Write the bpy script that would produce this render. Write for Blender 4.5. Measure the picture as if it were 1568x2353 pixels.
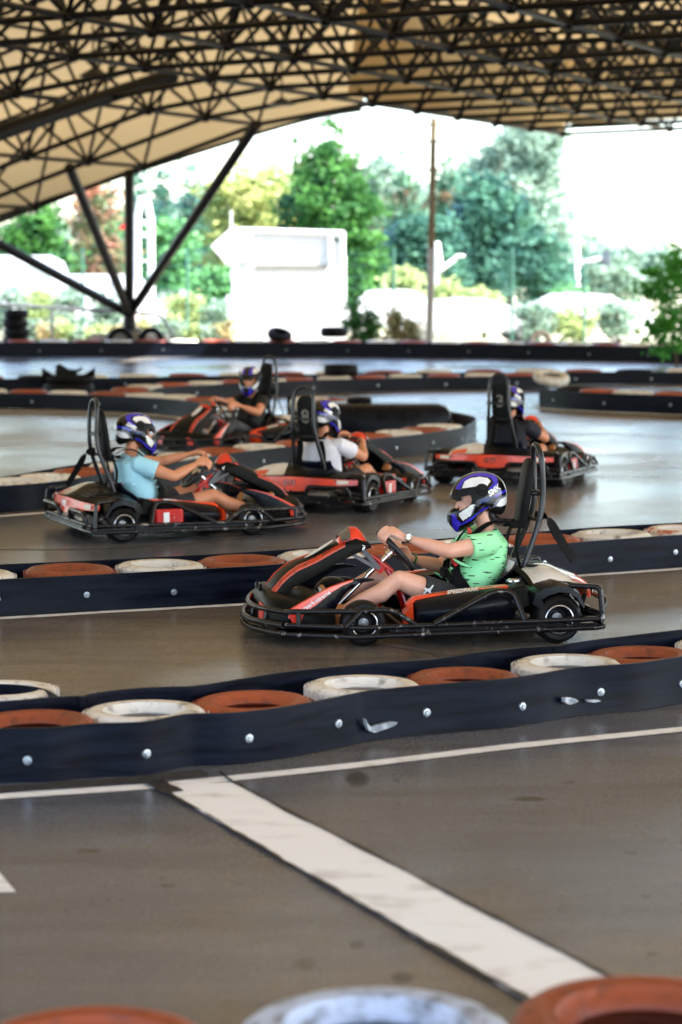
import bpy, bmesh, math, random
from mathutils import Vector, Matrix, noise
R = math.radians
random.seed(7)
for o in list(bpy.data.objects): bpy.data.objects.remove(o)
sc = bpy.context.scene
COL = sc.collection

# ------------------------------------------------------------------ camera, world, sun, exposure
CH = 2.1; F = 5300.0; TH = math.atan((1176.5-620)/F)
cam = bpy.data.cameras.new('camera'); co = bpy.data.objects.new('camera', cam); COL.objects.link(co)
co.location = (0, 0, CH); co.rotation_euler = (math.pi/2-TH, 0, 0)
cam.sensor_fit = 'VERTICAL'; cam.sensor_height = 36; cam.lens = 36*F/2353; cam.clip_start = .1; cam.clip_end = 2000
cam.dof.use_dof = True; cam.dof.focus_distance = 13.2; cam.dof.aperture_fstop = 2.1
sc.camera = co
SUN_EL, SUN_AZ = 50, 112          # azimuth clockwise from +Y (camera looks along +Y)
w = bpy.data.worlds.new('World'); sc.world = w; w.use_nodes = True
wn = w.node_tree; bg = wn.nodes['Background']
sky = wn.nodes.new('ShaderNodeTexSky'); sky.sky_type = 'NISHITA'; sky.sun_disc = False
sky.sun_elevation = R(SUN_EL); sky.sun_rotation = R(SUN_AZ); sky.air_density = 1.0; sky.dust_density = 1.5; sky.altitude = 50
wn.links.new(sky.outputs[0], bg.inputs[0]); bg.inputs[1].default_value = .15
sun = bpy.data.lights.new('sun', 'SUN'); sun.energy = 4.2; sun.angle = R(.5); sun.color = (1, .96, .90)
so = bpy.data.objects.new('sun', sun); COL.objects.link(so)
d = Vector((math.sin(R(SUN_AZ))*math.cos(R(SUN_EL)), math.cos(R(SUN_AZ))*math.cos(R(SUN_EL)), math.sin(R(SUN_EL))))
so.rotation_euler = d.to_track_quat('Z', 'Y').to_euler()
sc.view_settings.view_transform = 'Standard'; sc.view_settings.look = 'None'; sc.view_settings.exposure = 2.6; sc.view_settings.gamma = 1
sc.render.engine = 'CYCLES'
sc.render.resolution_x = 682; sc.render.resolution_y = 1024
sc.cycles.max_bounces = 8; sc.cycles.diffuse_bounces = 3; sc.cycles.transmission_bounces = 4; sc.cycles.glossy_bounces = 3
sc.cycles.sample_clamp_indirect = 6

# ------------------------------------------------------------------ survey: photo measurements to metres
ct, st = math.cos(TH), math.sin(TH)
def ray(px, py):
    x = (px-784)/F; y = -(py-1176.5)/F
    return Vector((x, ct+y*st, -st+y*ct))
def G(px, py, z=0.0):
    r = ray(px, py); t = (z-CH)/r.z
    return Vector((0, 0, CH))+r*t
def atY(px, py, Y):
    r = ray(px, py); return Vector((0, 0, CH))+r*(Y/r.y)

# ------------------------------------------------------------------ materials
def nd(nt, t, **k):
    n = nt.nodes.new(t)
    for a, v in k.items(): setattr(n, a, v)
    return n
MATS = {}
def mat(name, c, rough=.5, metal=0.0, c2=None, scale=8.0, lo=.4, hi=.7, bump=0.0, bscale=40.0, coat=0.0, rough2=None,
        spec=.5, stretch=(1, 1, 1), sub=0.0, rnd=0.0, detail=5.0):
    if name in MATS: return MATS[name]
    m = bpy.data.materials.new(name); m.use_nodes = True; nt = m.node_tree
    b = nt.nodes['Principled BSDF']
    b.inputs['Base Color'].default_value = (*c, 1); b.inputs['Roughness'].default_value = rough
    b.inputs['Metallic'].default_value = metal; b.inputs['Specular IOR Level'].default_value = spec
    if coat: b.inputs['Coat Weight'].default_value = coat; b.inputs['Coat Roughness'].default_value = .06
    if sub:
        b.inputs['Subsurface Weight'].default_value = sub; b.inputs['Subsurface Radius'].default_value = (.02, .008, .004)
    tc = nd(nt, 'ShaderNodeTexCoord'); mp = nd(nt, 'ShaderNodeMapping'); mp.inputs['Scale'].default_value = stretch
    nt.links.new(tc.outputs['Object'], mp.inputs[0])
    oi = nd(nt, 'ShaderNodeObjectInfo')
    va = nd(nt, 'ShaderNodeVectorMath', operation='MULTIPLY_ADD')
    va.inputs[1].default_value = (1, 1, 1); 
    cx = nd(nt, 'ShaderNodeCombineXYZ'); mm = nd(nt, 'ShaderNodeMath', operation='MULTIPLY'); mm.inputs[1].default_value = 37.0
    nt.links.new(oi.outputs['Random'], mm.inputs[0]); nt.links.new(mm.outputs[0], cx.inputs[0]); nt.links.new(mm.outputs[0], cx.inputs[1])
    nt.links.new(mp.outputs[0], va.inputs[0]); nt.links.new(cx.outputs[0], va.inputs[2])
    V = va.outputs[0]
    if c2 is not None:
        n = nd(nt, 'ShaderNodeTexNoise'); n.inputs['Scale'].default_value = scale; n.inputs['Detail'].default_value = detail
        n.inputs['Roughness'].default_value = .62
        nt.links.new(V, n.inputs['Vector'])
        r = nd(nt, 'ShaderNodeMapRange'); r.inputs[1].default_value = lo; r.inputs[2].default_value = hi
        nt.links.new(n.outputs[0], r.inputs[0])
        mx = nd(nt, 'ShaderNodeMix', data_type='RGBA'); mx.inputs[6].default_value = (*c, 1); mx.inputs[7].default_value = (*c2, 1)
        nt.links.new(r.outputs[0], mx.inputs[0])
        src = mx.outputs[2]
        if rnd:
            hs = nd(nt, 'ShaderNodeHueSaturation'); rr = nd(nt, 'ShaderNodeMapRange'); rr.inputs[3].default_value = 1-rnd; rr.inputs[4].default_value = 1+rnd
            nt.links.new(oi.outputs['Random'], rr.inputs[0]); nt.links.new(rr.outputs[0], hs.inputs['Value']); nt.links.new(src, hs.inputs['Color']); src = hs.outputs[0]
        nt.links.new(src, b.inputs['Base Color'])
        if rough2 is not None:
            r2 = nd(nt, 'ShaderNodeMapRange'); r2.inputs[3].default_value = rough; r2.inputs[4].default_value = rough2
            nt.links.new(r.outputs[0], r2.inputs[0]); nt.links.new(r2.outputs[0], b.inputs['Roughness'])
    if bump:
        n = nd(nt, 'ShaderNodeTexNoise'); n.inputs['Scale'].default_value = bscale; n.inputs['Detail'].default_value = 4
        nt.links.new(V, n.inputs['Vector'])
        bp = nd(nt, 'ShaderNodeBump'); bp.inputs['Strength'].default_value = bump; bp.inputs['Distance'].default_value = .01
        nt.links.new(n.outputs[0], bp.inputs['Height']); nt.links.new(bp.outputs[0], b.inputs['Normal'])
    MATS[name] = m; return m

ASPH = mat('asphalt', (.180, .155, .130), .5, c2=(.128, .134, .156), scale=.30, lo=.45, hi=.56, bump=.18, bscale=60, spec=.75)
BELT = mat('belt_rubber', (.0009, .0015, .0050), .28, c2=(.009, .013, .026), scale=2.5, stretch=(1, 1, 9), lo=.35, hi=.75, bump=.10, bscale=5, rough2=.5, spec=.10)
BELTE = BELT
T_OR = mat('orange_tyre_paint', (.31, .058, .018), .45, c2=(.07, .026, .018), scale=16, lo=.52, hi=.76, bump=.6, bscale=25, rnd=.25)
T_WH = mat('white_tyre_paint', (.72, .68, .61), .5, c2=(.24, .21, .18), scale=14, lo=.52, hi=.72, bump=.6, bscale=25, rnd=.1)
T_BL = mat('bluish_worn_tyre_paint', (.50, .58, .74), .45, c2=(.10, .11, .13), scale=10, stretch=(1, 1, 3), lo=.46, hi=.68, bump=.6, bscale=25)
T_MX = mat('worn_tyre_paint', (.68, .6, .52), .5, c2=(.42, .10, .04), scale=6, lo=.5, hi=.56, bump=.5, bscale=25)
T_BK = mat('black_tyre_rubber', (.004, .004, .005), .6, spec=.12, c2=(.010, .009, .009), scale=9, bump=.5, bscale=30)
PAINT = mat('road_paint', (.86, .88, .90), .5, c2=(.40, .37, .33), scale=7, stretch=(1, 3, 1), lo=.52, hi=.75, bump=.2, bscale=80)
TAR = mat('tar', (.008, .008, .009), .45, c2=(.03, .027, .025), scale=20, bump=.5)
STEEL = mat('dark_steel', (.003, .0024, .0016), .5, metal=0, c2=(.005, .004, .003), scale=2, spec=.25)
CHROME = mat('chrome', (.75, .75, .76), .18, metal=1, c2=(.4, .4, .42), scale=30, lo=.5, hi=.9)
ZINC = mat('zinc_bolt', (.45, .5, .55), .35, metal=.8, c2=(.2, .22, .25), scale=60)
TUBEM = mat('worn_black_tube', (.018, .017, .019), .24, metal=.6, c2=(.50, .45, .42), scale=17, lo=.60, hi=.80, stretch=(1, 1, 1), bump=.2, bscale=60, rough2=.35)
TUBED = mat('black_powder_tube', (.005, .006, .009), .32, c2=(.011, .011, .014), scale=10)
PLAST = mat('black_plastic', (.0015, .0025, .006), .24, c2=(.004, .005, .009), scale=7, lo=.4, hi=.8, spec=.16, bump=.25, bscale=14, rough2=.5)
PLASTM = mat('matt_black_plastic', (.004, .0038, .0035), .42, c2=(.009, .008, .007), scale=9, spec=.10, bump=.15, bscale=40)
REDP = mat('red_body_plastic', (.82, .040, .012), .32, c2=(.62, .025, .01), scale=9, coat=.3)
ORP = mat('orange_red_panel', (.88, .060, .006), .3, c2=(.5, .03, .01), scale=6, coat=.4)
WHP = mat('white_body_plastic', (.74, .73, .72), .2, c2=(.6, .55, .5), scale=6, coat=.5)
GREYP = mat('grey_glossy_panel', (.13, .12, .105), .25, c2=(.18, .17, .15), scale=8, coat=.4)
REDM = mat('red_painted_metal', (.60, .010, .008), .25, coat=.5, c2=(.4, .01, .01), scale=20)
CREAM = mat('cream_lettering', (.75, .70, .58), .4, c2=(.6, .55, .45), scale=30)
KTYRE = mat('kart_tyre_rubber', (.005, .005, .006), .42, spec=.2, c2=(.014, .012, .012), scale=14, bump=.3, bscale=50)
SEATM = mat('seat_plastic', (.005, .007, .016), .2, c2=(.007, .009, .016), scale=5, coat=.12, spec=.3)
PAD = mat('pad_vinyl', (.0045, .0045, .005), .55, c2=(.009, .009, .009), spec=.15, scale=12, bump=.4, bscale=60)
WEB = mat('belt_webbing', (.004, .004, .005), .75, spec=.12, c2=(.010, .010, .011), scale=60, bump=.5, bscale=220)
SKIN = mat('skin', (.80, .44, .32), .38, c2=(.72, .33, .22), scale=9, lo=.4, hi=.75, bump=.12, bscale=90, sub=.12)
SKIN2 = mat('tanned_skin', (.66, .28, .15), .45, c2=(.58, .22, .11), scale=9, sub=.05)
HAIR = mat('dark_hair', (.012, .009, .008), .5, c2=(.025, .018, .014), scale=40)
CON = mat('concrete', (.5, .47, .42), .8, c2=(.32, .29, .25), scale=3, bump=.4, bscale=20)
GRST = mat('grey_galvanised', (.16, .165, .18), .4, metal=.3, c2=(.12, .125, .14), scale=6)
WHITEM = mat('white_painted_metal', (.8, .8, .8), .4, c2=(.72, .72, .74), scale=3)
GLASS = mat('dark_glass', (.42, .50, .48), .05, c2=(.5, .56, .54), scale=2)

# ------------------------------------------------------------------ mesh builder
def frame(t, up=Vector((0, 0, 1))):
    t = t.normalized()
    if abs(t.dot(up)) > .97: up = Vector((1, 0, 0)) if abs(t.x) < .9 else Vector((0, 1, 0))
    a = t.cross(up).normalized(); b = a.cross(t).normalized()
    return a, b
def V(*a): return Vector(a)
class MB:
    def __init__(s): s.v = []; s.f = []; s.m = []; s.mi = 0
    def add(s, vs, fs):
        n = len(s.v); s.v += [tuple(p) for p in vs]; s.f += [tuple(i+n for i in f) for f in fs]; s.m += [s.mi]*len(fs)
    def rings(s, rs, cyc=False, cap=True):
        n = len(rs[0]); vs = [p for r in rs for p in r]; fs = []; k = len(rs)
        for i in range(k if cyc else k-1):
            j = (i+1) % k
            for q in range(n): fs.append((i*n+q, i*n+(q+1) % n, j*n+(q+1) % n, j*n+q))
        if cap and not cyc:
            fs.append(tuple(range(n-1, -1, -1))); fs.append(tuple((k-1)*n+q for q in range(n)))
        s.add(vs, fs)
    def tube(s, pts, r, n=10, cyc=False, cap=True, smooth=0):
        pts = [Vector(p) for p in pts]
        if smooth: pts = catmull(pts, smooth, cyc)
        rs = []; k = len(pts); a = None
        for i, p in enumerate(pts):
            t = (pts[(i+1) % k]-pts[i-1]) if cyc or 0 < i < k-1 else (pts[1]-pts[0] if i == 0 else pts[-1]-pts[-2])
            t.normalize()
            if a is None: a, b = frame(t)
            else:
                a = (a-t*a.dot(t)).normalized(); b = a.cross(t).normalized()
            rr = r[i] if isinstance(r, (list, tuple)) else r
            rs.append([p+a*(rr*math.cos(2*math.pi*q/n))+b*(rr*math.sin(2*math.pi*q/n)) for q in range(n)])
        s.rings(rs, cyc, cap)
    def box(s, c, e, M=None):
        c = Vector(c); x, y, z = [q/2 for q in e]
        vs = [V(i*x, j*y, k*z) for k in (-1, 1) for j in (-1, 1) for i in (-1, 1)]
        if M is not None: vs = [M @ q for q in vs]
        s.add([c+q for q in vs], [(0, 2, 3, 1), (4, 5, 7, 6), (0, 1, 5, 4), (2, 6, 7, 3), (0, 4, 6, 2), (1, 3, 7, 5)])
    def lathe(s, prof, c, axis, n=32, closed=False):
        axis = Vector(axis).normalized(); a, b = frame(axis); c = Vector(c)
        rs = [[c+axis*h+(a*math.cos(2*math.pi*q/n)+b*math.sin(2*math.pi*q/n))*rr for q in range(n)] for rr, h in prof]
        s.rings(rs, closed, False)
        if not closed:
            pass
    def slab(s, outline, off):            # planar outline (list of 3-D points) thickened by vector off
        o = [Vector(p) for p in outline]; n = len(o); off = Vector(off)
        vs = o+[p+off for p in o]
        s.add(vs, [tuple(range(n-1, -1, -1)), tuple(range(n, 2*n))]+[(i, (i+1) % n, n+(i+1) % n, n+i) for i in range(n)])
    def grid(s, fn, nu, nv, th=0.0, nrm=None):
        P = [[Vector(fn(u/nu, v/nv)) for v in range(nv+1)] for u in range(nu+1)]
        if not th:
            vs = [p for r in P for p in r]; k = nv+1
            s.add(vs, [(u*k+v, (u+1)*k+v, (u+1)*k+v+1, u*k+v+1) for u in range(nu) for v in range(nv)]); return
        N = []
        for u in range(nu+1):
            r = []
            for v in range(nv+1):
                du = P[min(u+1, nu)][v]-P[max(u-1, 0)][v]; dv = P[u][min(v+1, nv)]-P[u][max(v-1, 0)]
                q = du.cross(dv); r.append(q.normalized() if q.length > 1e-9 else Vector((0, 0, 1)))
            N.append(r)
        k = nv+1; A = [p for r in P for p in r]; B = [P[u][v]+N[u][v]*th for u in range(nu+1) for v in range(nv+1)]
        m = len(A); fs = []
        for u in range(nu):
            for v in range(nv):
                q = (u*k+v, (u+1)*k+v, (u+1)*k+v+1, u*k+v+1); fs.append(q[::-1]); fs.append(tuple(i+m for i in q))
        for u in range(nu):
            a, b = u*k, (u+1)*k; fs.append((a, b, b+m, a+m)); a, b = u*k+nv, (u+1)*k+nv; fs.append((b, a, a+m, b+m))
        for v in range(nv):
            a, b = v, v+1; fs.append((b, a, a+m, b+m)); a, b = nu*k+v, nu*k+v+1; fs.append((a, b, b+m, a+m))
        s.add(A+B, fs)
    def ell(s, c, r, n=16, M=None):
        rs = []; c = Vector(c)
        for i in range(1, n):
            th = math.pi*i/n; rr = []
            for q in range(2*n):
                ph = math.pi*q/n
                p = V(r[0]*math.sin(th)*math.cos(ph), r[1]*math.sin(th)*math.sin(ph), r[2]*math.cos(th))
                rr.append(c+(M @ p if M is not None else p))
            rs.append(rr)
        s.rings(rs)
    def limb(s, secs, lat=Vector((0, 1, 0)), rnd=True, n=20):
        # secs: (centre, half thickness, half width along lat); rounded or flat ends
        P = [Vector(q[0]) for q in secs]; rs = []; k = len(P)
        for i, p in enumerate(P):
            t = (P[min(i+1, k-1)]-P[max(i-1, 0)]).normalized()
            l = (lat-t*lat.dot(t)).normalized(); a = l.cross(t).normalized()
            th, wd = secs[i][1], secs[i][2]
            def ring(sc_, sh): return [p+t*sh+a*(th*sc_*math.cos(2*math.pi*q/n))+l*(wd*sc_*math.sin(2*math.pi*q/n)) for q in range(n)]
            if i == 0 and rnd:
                for g in (80, 55, 30): rs.append(ring(math.cos(R(g)), -math.sin(R(g))*min(th, wd)))
            rs.append(ring(1, 0))
            if i == k-1 and rnd:
                for g in (30, 55, 80): rs.append(ring(math.cos(R(g)), math.sin(R(g))*min(th, wd)))
        s.rings(rs)
    def mesh(s, name):
        me = bpy.data.meshes.new(name); me.from_pydata(s.v, [], s.f); me.polygons.foreach_set('material_index', s.m); me.update()
        bm = bmesh.new(); bm.from_mesh(me); bmesh.ops.recalc_face_normals(bm, faces=bm.faces); bm.to_mesh(me); bm.free()
        return me
def catmull(pts, k, cyc=False):
    n = len(pts); out = []
    for i in range(n if cyc else n-1):
        p1, p2 = pts[i], pts[(i+1) % n]
        p0 = pts[i-1] if cyc or i > 0 else p1*2-p2
        p3 = pts[(i+2) % n] if cyc or i < n-2 else p2*2-p1
        for j in range(k):
            t = j/k
            out.append(.5*((2*p1)+(p2-p0)*t+(2*p0-5*p1+4*p2-p3)*t*t+(3*p1-p0-3*p2+p3)*t**3))
    if not cyc: out.append(pts[-1])
    return out
def obj(name, mb, mats, parent=None, smooth=45, loc=None, bev=0, label=None):
    me = mb.mesh(name) if isinstance(mb, MB) else mb
    if not isinstance(mats, (list, tuple)): mats = [mats]
    for m in mats: me.materials.append(m)
    if smooth:
        me.shade_smooth(); me.set_sharp_from_angle(angle=R(smooth))
    o = bpy.data.objects.new(name, me); COL.objects.link(o)
    if parent is not None: o.parent = parent
    if loc is not None: o.location = loc
    if bev:
        b = o.modifiers.new('bevel', 'BEVEL'); b.width = bev; b.segments = 2; b.limit_method = 'ANGLE'; b.angle_limit = R(40)
    if label: o['label'] = label
    return o
def tag(o, label=None, cat=None, group=None, kind=None):
    if label: o['label'] = label
    if cat: o['category'] = cat
    if group: o['group'] = group
    if kind: o['kind'] = kind
    return o
def empty(name, label, cat, loc=(0, 0, 0), rz=0, group=None):
    o = bpy.data.objects.new(name, None); COL.objects.link(o); o.location = loc; o.rotation_euler = (0, 0, rz); o.empty_display_size = .2
    return tag(o, label, cat, group)
def text_mesh(body, size, M, ext=.0008, shear=0.0, bold=0.0, spacing=1.0):
    c = bpy.data.curves.new('txt', 'FONT'); c.body = body; c.size = size; c.extrude = ext; c.shear = shear; c.offset = bold
    c.align_x = 'CENTER'; c.align_y = 'CENTER'; c.space_character = spacing; c.resolution_u = 3
    o = bpy.data.objects.new('txt', c); COL.objects.link(o)
    bpy.context.view_layer.update()
    me = bpy.data.meshes.new_from_object(o.evaluated_get(bpy.context.evaluated_depsgraph_get()))
    bpy.data.objects.remove(o); bpy.data.curves.remove(c)
    me.transform(M); return me
def basis(x, y, z, o):
    return Matrix(((x[0], y[0], z[0], o[0]), (x[1], y[1], z[1], o[1]), (x[2], y[2], z[2], o[2]), (0, 0, 0, 1)))
def fused(mb, vox, it=6, fac=.5):        # one continuous skin out of overlapping forms
    me = mb.mesh('tmp'); o = bpy.data.objects.new('tmp', me); COL.objects.link(o)
    r = o.modifiers.new('r', 'REMESH'); r.mode = 'VOXEL'; r.voxel_size = vox; r.use_smooth_shade = True
    s = o.modifiers.new('s', 'SMOOTH'); s.iterations = it; s.factor = fac
    bpy.context.view_layer.update()
    out = bpy.data.meshes.new_from_object(o.evaluated_get(bpy.context.evaluated_depsgraph_get()))
    bpy.data.objects.remove(o); bpy.data.meshes.remove(me); return out
def inpoly(x, y, P):
    c = False; j = len(P)-1
    for i in range(len(P)):
        if (P[i][1] > y) != (P[j][1] > y) and x < (P[j][0]-P[i][0])*(y-P[i][1])/(P[j][1]-P[i][1])+P[i][0]: c = not c
        j = i
    return c
ORD = ['leftmost', 'second', 'third', 'fourth', 'fifth', 'sixth', 'seventh', 'eighth', 'ninth', 'tenth', 'eleventh', 'twelfth', 'thirteenth', 'fourteenth', 'fifteenth',
       'sixteenth', 'seventeenth', 'eighteenth', 'nineteenth', 'twentieth', 'twenty-first', 'twenty-second', 'twenty-third', 'twenty-fourth', 'twenty-fifth',
       'twenty-sixth', 'twenty-seventh', 'twenty-eighth', 'twenty-ninth', 'thirtieth']
def nth(i): return 'leftmost' if i == 0 else ORD[i]+' from the left'

# ------------------------------------------------------------------ ground
def ground_material():
    m = ASPH; nt = m.node_tree; b = nt.nodes['Principled BSDF']
    tc = nd(nt, 'ShaderNodeTexCoord'); src = b.inputs['Base Color'].links[0].from_socket
    mp = nd(nt, 'ShaderNodeMapping'); mp.inputs['Rotation'].default_value = (0, 0, R(-24)); mp.inputs['Scale'].default_value = (.6, 2.4, 1)
    nt.links.new(tc.outputs['Object'], mp.inputs[0])
    n = nd(nt, 'ShaderNodeTexNoise'); n.inputs['Scale'].default_value = 1.6; n.inputs['Detail'].default_value = 7; n.inputs['Roughness'].default_value = .7
    nt.links.new(mp.outputs[0], n.inputs['Vector'])
    r = nd(nt, 'ShaderNodeMapRange'); r.inputs[1].default_value = .35; r.inputs[2].default_value = .7; r.inputs[3].default_value = .80; r.inputs[4].default_value = 1.14
    nt.links.new(n.outputs[0], r.inputs[0])
    f = nd(nt, 'ShaderNodeTexNoise'); f.inputs['Scale'].default_value = 70; f.inputs['Detail'].default_value = 5; nt.links.new(tc.outputs['Object'], f.inputs['Vector'])
    fr = nd(nt, 'ShaderNodeMapRange'); fr.inputs[1].default_value = .3; fr.inputs[2].default_value = .7; fr.inputs[3].default_value = .62; fr.inputs[4].default_value = 1.36
    nt.links.new(f.outputs[0], fr.inputs[0])
    mu = nd(nt, 'ShaderNodeMath', operation='MULTIPLY'); nt.links.new(r.outputs[0], mu.inputs[0]); nt.links.new(fr.outputs[0], mu.inputs[1])
    last = mu.outputs[0]
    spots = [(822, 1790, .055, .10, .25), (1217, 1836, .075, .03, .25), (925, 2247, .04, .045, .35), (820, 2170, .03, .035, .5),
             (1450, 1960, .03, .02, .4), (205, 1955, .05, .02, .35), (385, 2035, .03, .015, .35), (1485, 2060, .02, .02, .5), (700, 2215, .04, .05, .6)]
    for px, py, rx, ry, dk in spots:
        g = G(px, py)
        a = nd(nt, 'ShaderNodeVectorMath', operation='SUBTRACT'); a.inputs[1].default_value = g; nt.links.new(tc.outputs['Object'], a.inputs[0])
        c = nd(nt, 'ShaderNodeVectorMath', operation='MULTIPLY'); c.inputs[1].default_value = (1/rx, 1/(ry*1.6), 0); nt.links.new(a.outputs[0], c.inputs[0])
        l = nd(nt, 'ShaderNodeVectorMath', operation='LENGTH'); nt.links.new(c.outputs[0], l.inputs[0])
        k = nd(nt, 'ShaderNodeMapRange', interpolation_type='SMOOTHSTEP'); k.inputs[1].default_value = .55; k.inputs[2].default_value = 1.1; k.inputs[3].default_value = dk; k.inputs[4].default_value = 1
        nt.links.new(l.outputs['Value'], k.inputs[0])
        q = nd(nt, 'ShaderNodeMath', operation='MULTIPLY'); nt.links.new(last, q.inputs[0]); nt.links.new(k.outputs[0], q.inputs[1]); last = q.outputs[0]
    sk = nd(nt, 'ShaderNodeTexWave', wave_type='BANDS', bands_direction='Y'); sk.inputs['Scale'].default_value = .37; sk.inputs['Distortion'].default_value = 30; sk.inputs['Detail'].default_value = 2; sk.inputs['Detail Scale'].default_value = .12
    mp2 = nd(nt, 'ShaderNodeMapping'); mp2.inputs['Rotation'].default_value = (0, 0, R(-20)); mp2.inputs['Scale'].default_value = (.25, 1, 1); nt.links.new(tc.outputs['Object'], mp2.inputs[0]); nt.links.new(mp2.outputs[0], sk.inputs[0])
    sr = nd(nt, 'ShaderNodeMapRange'); sr.inputs[1].default_value = .90; sr.inputs[2].default_value = 1.0; sr.inputs[3].default_value = 1; sr.inputs[4].default_value = .86; nt.links.new(sk.outputs['Fac'], sr.inputs[0])
    cr = nd(nt, 'ShaderNodeTexVoronoi', feature='DISTANCE_TO_EDGE'); cr.inputs['Scale'].default_value = .35; nt.links.new(n.outputs['Color'], cr.inputs['Vector'])
    bl = nd(nt, 'ShaderNodeTexNoise'); bl.inputs['Scale'].default_value = 1.1; bl.inputs['Detail'].default_value = 8; bl.inputs['Roughness'].default_value = .7; nt.links.new(tc.outputs['Object'], bl.inputs['Vector'])
    br = nd(nt, 'ShaderNodeMapRange'); br.inputs[1].default_value = .58; br.inputs[2].default_value = .72; br.inputs[3].default_value = 1.0; br.inputs[4].default_value = .66; nt.links.new(bl.outputs[0], br.inputs[0])
    gp = nd(nt, 'ShaderNodeTexNoise'); gp.inputs['Scale'].default_value = 7; gp.inputs['Detail'].default_value = 2; nt.links.new(tc.outputs['Object'], gp.inputs['Vector'])
    gr_ = nd(nt, 'ShaderNodeMapRange'); gr_.inputs[1].default_value = .70; gr_.inputs[2].default_value = .76; gr_.inputs[3].default_value = 1.0; gr_.inputs[4].default_value = .45; nt.links.new(gp.outputs[0], gr_.inputs[0])
    for x_ in (sr, br, gr_):
        q = nd(nt, 'ShaderNodeMath', operation='MULTIPLY'); nt.links.new(last, q.inputs[0]); nt.links.new(x_.outputs[0], q.inputs[1]); last = q.outputs[0]
    vm = nd(nt, 'ShaderNodeVectorMath', operation='SCALE'); nt.links.new(src, vm.inputs[0]); nt.links.new(last, vm.inputs['Scale'])
    nt.links.new(vm.outputs[0], b.inputs['Base Color'])
    rn = nd(nt, 'ShaderNodeTexNoise'); rn.inputs['Scale'].default_value = .35; rn.inputs['Detail'].default_value = 5
    nt.links.new(tc.outputs['Object'], rn.inputs['Vector'])
    rr = nd(nt, 'ShaderNodeMapRange'); rr.inputs[1].default_value = .38; rr.inputs[2].default_value = .62; rr.inputs[3].default_value = .13; rr.inputs[4].default_value = .32
    nt.links.new(rn.outputs[0], rr.inputs[0]); nt.links.new(rr.outputs[0], b.inputs['Roughness'])
ground_material()
def sheet(name, pts, z, m, kind='structure'):
    mb = MB(); mb.add([V(p[0], p[1], z) for p in pts], [tuple(range(len(pts)))]); o = obj(name, mb, m, smooth=0); tag(o, kind=kind); return o
g = sheet('ground', [(-900, -60), (900, -60), (900, 1500), (-900, 1500)], -.02, mat('dry_ground', (.34, .31, .22), .9, c2=(.24, .25, .13), scale=.8, bump=.4))
tk = sheet('track', [(-70, -40), (60, -40), (60, 57.2), (-70, 57.2)], 0.0, ASPH)

def ribbon(name, pts, wdt, z, m, jit=0.0, step=.12):
    pts = [Vector((p[0], p[1], z)) for p in pts]; P = []
    for a, b in zip(pts[:-1], pts[1:]):
        n = max(1, int((b-a).length/step)); P += [a.lerp(b, i/n) for i in range(n)]
    P.append(pts[-1]); mb = MB(); vs = []
    for i, p in enumerate(P):
        t = (P[min(i+1, len(P)-1)]-P[max(i-1, 0)]).normalized(); s = V(-t.y, t.x, 0)
        jl = noise.noise(p*3)*jit+noise.noise(p*11)*jit*.5; jr = noise.noise(p*3+V(9, 4, 2))*jit+noise.noise(p*11+V(5, 5, 0))*jit*.5
        vs += [p+s*(wdt/2+jl), p-s*(wdt/2+jr)]
    mb.add(vs, [(2*i, 2*i+1, 2*i+3, 2*i+2) for i in range(len(P)-1)])
    o = obj(name, mb, m, smooth=0); tag(o, kind='structure'); return o
# painted lines
ribbon('painted_line', [G(-200, 1851), G(0, 1832), G(360, 1808), G(800, 1762), G(1180, 1716), G(1568, 1677), G(1800, 1655)], .095, .004, PAINT, .006)
ribbon('painted_line', [G(-300, 1438), G(0, 1422), G(270, 1406), G(560, 1390), G(900, 1365), G(1318, 1325), G(1568, 1308), G(1900, 1285)], .09, .004, PAINT, .006)
ribbon('painted_line', [G(-100, 1192), G(0, 1187), G(105, 1179), G(200, 1168)], .1, .004, PAINT, .008)
ribbon('painted_line', [G(-100, 944), G(150, 947), G(330, 952), G(410, 960), G(460, 975)], .1, .004, PAINT, .01)
ribbon('painted_line', [G(1225, 938), G(1300, 944), G(1420, 949), G(1640, 957)], .12, .004, PAINT, .01)
SKID_SHADOW = mat('shaded_rubbered_asphalt', (.085, .075, .068), .35, c2=(.15, .135, .12), scale=4, stretch=(1, 1, 1), lo=.42, hi=.62, bump=.2, bscale=60)
for P_, w_ in (([G(860, 1476), G(930, 1488), G(1000, 1502), G(1060, 1520)], .09), ([G(-50, 1262), G(200, 1262), G(420, 1250), G(600, 1232)], .05)):  # first ribbon: shadow beside the nearest kart, painted dark; second: tyre rubber
    ribbon('skid_shadow_streak', catmull(P_, 6), w_, .003, SKID_SHADOW, .02, .05)
# chequer-less start band: a wide white band between two tar seams
bl0, br0, br1, bl1 = G(362, 1812), G(532, 1801), G(1480, 2292), G(1268, 2340)
mb = MB(); n = 90; vs = []
for i in range(n+1):
    a = bl0.lerp(bl1, i/n); b = br0.lerp(br1, i/n)
    a = a+V(.006*noise.noise(a*5), 0, 0); b = b+V(.006*noise.noise(b*5), 0, 0)
    vs += [V(a.x, a.y, .008), V(b.x, b.y, .008)]
mb.add(vs, [(2*i, 2*i+1, 2*i+3, 2*i+2) for i in range(n)])
tag(obj('start_line_band', mb, mat('band_paint', (.90, .92, .94), .5, c2=(.40, .37, .34), scale=3.1, stretch=(1, 2.2, 1), lo=.54, hi=.84, bump=.3, bscale=50), smooth=0), kind='structure')
ribbon('tar_seam', [G(345, 1796), bl0, bl1], .020, .012, TAR, .016, .02)
ribbon('tar_seam', [G(505, 1778), br0, br1], .016, .012, TAR, .011, .03)
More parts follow.
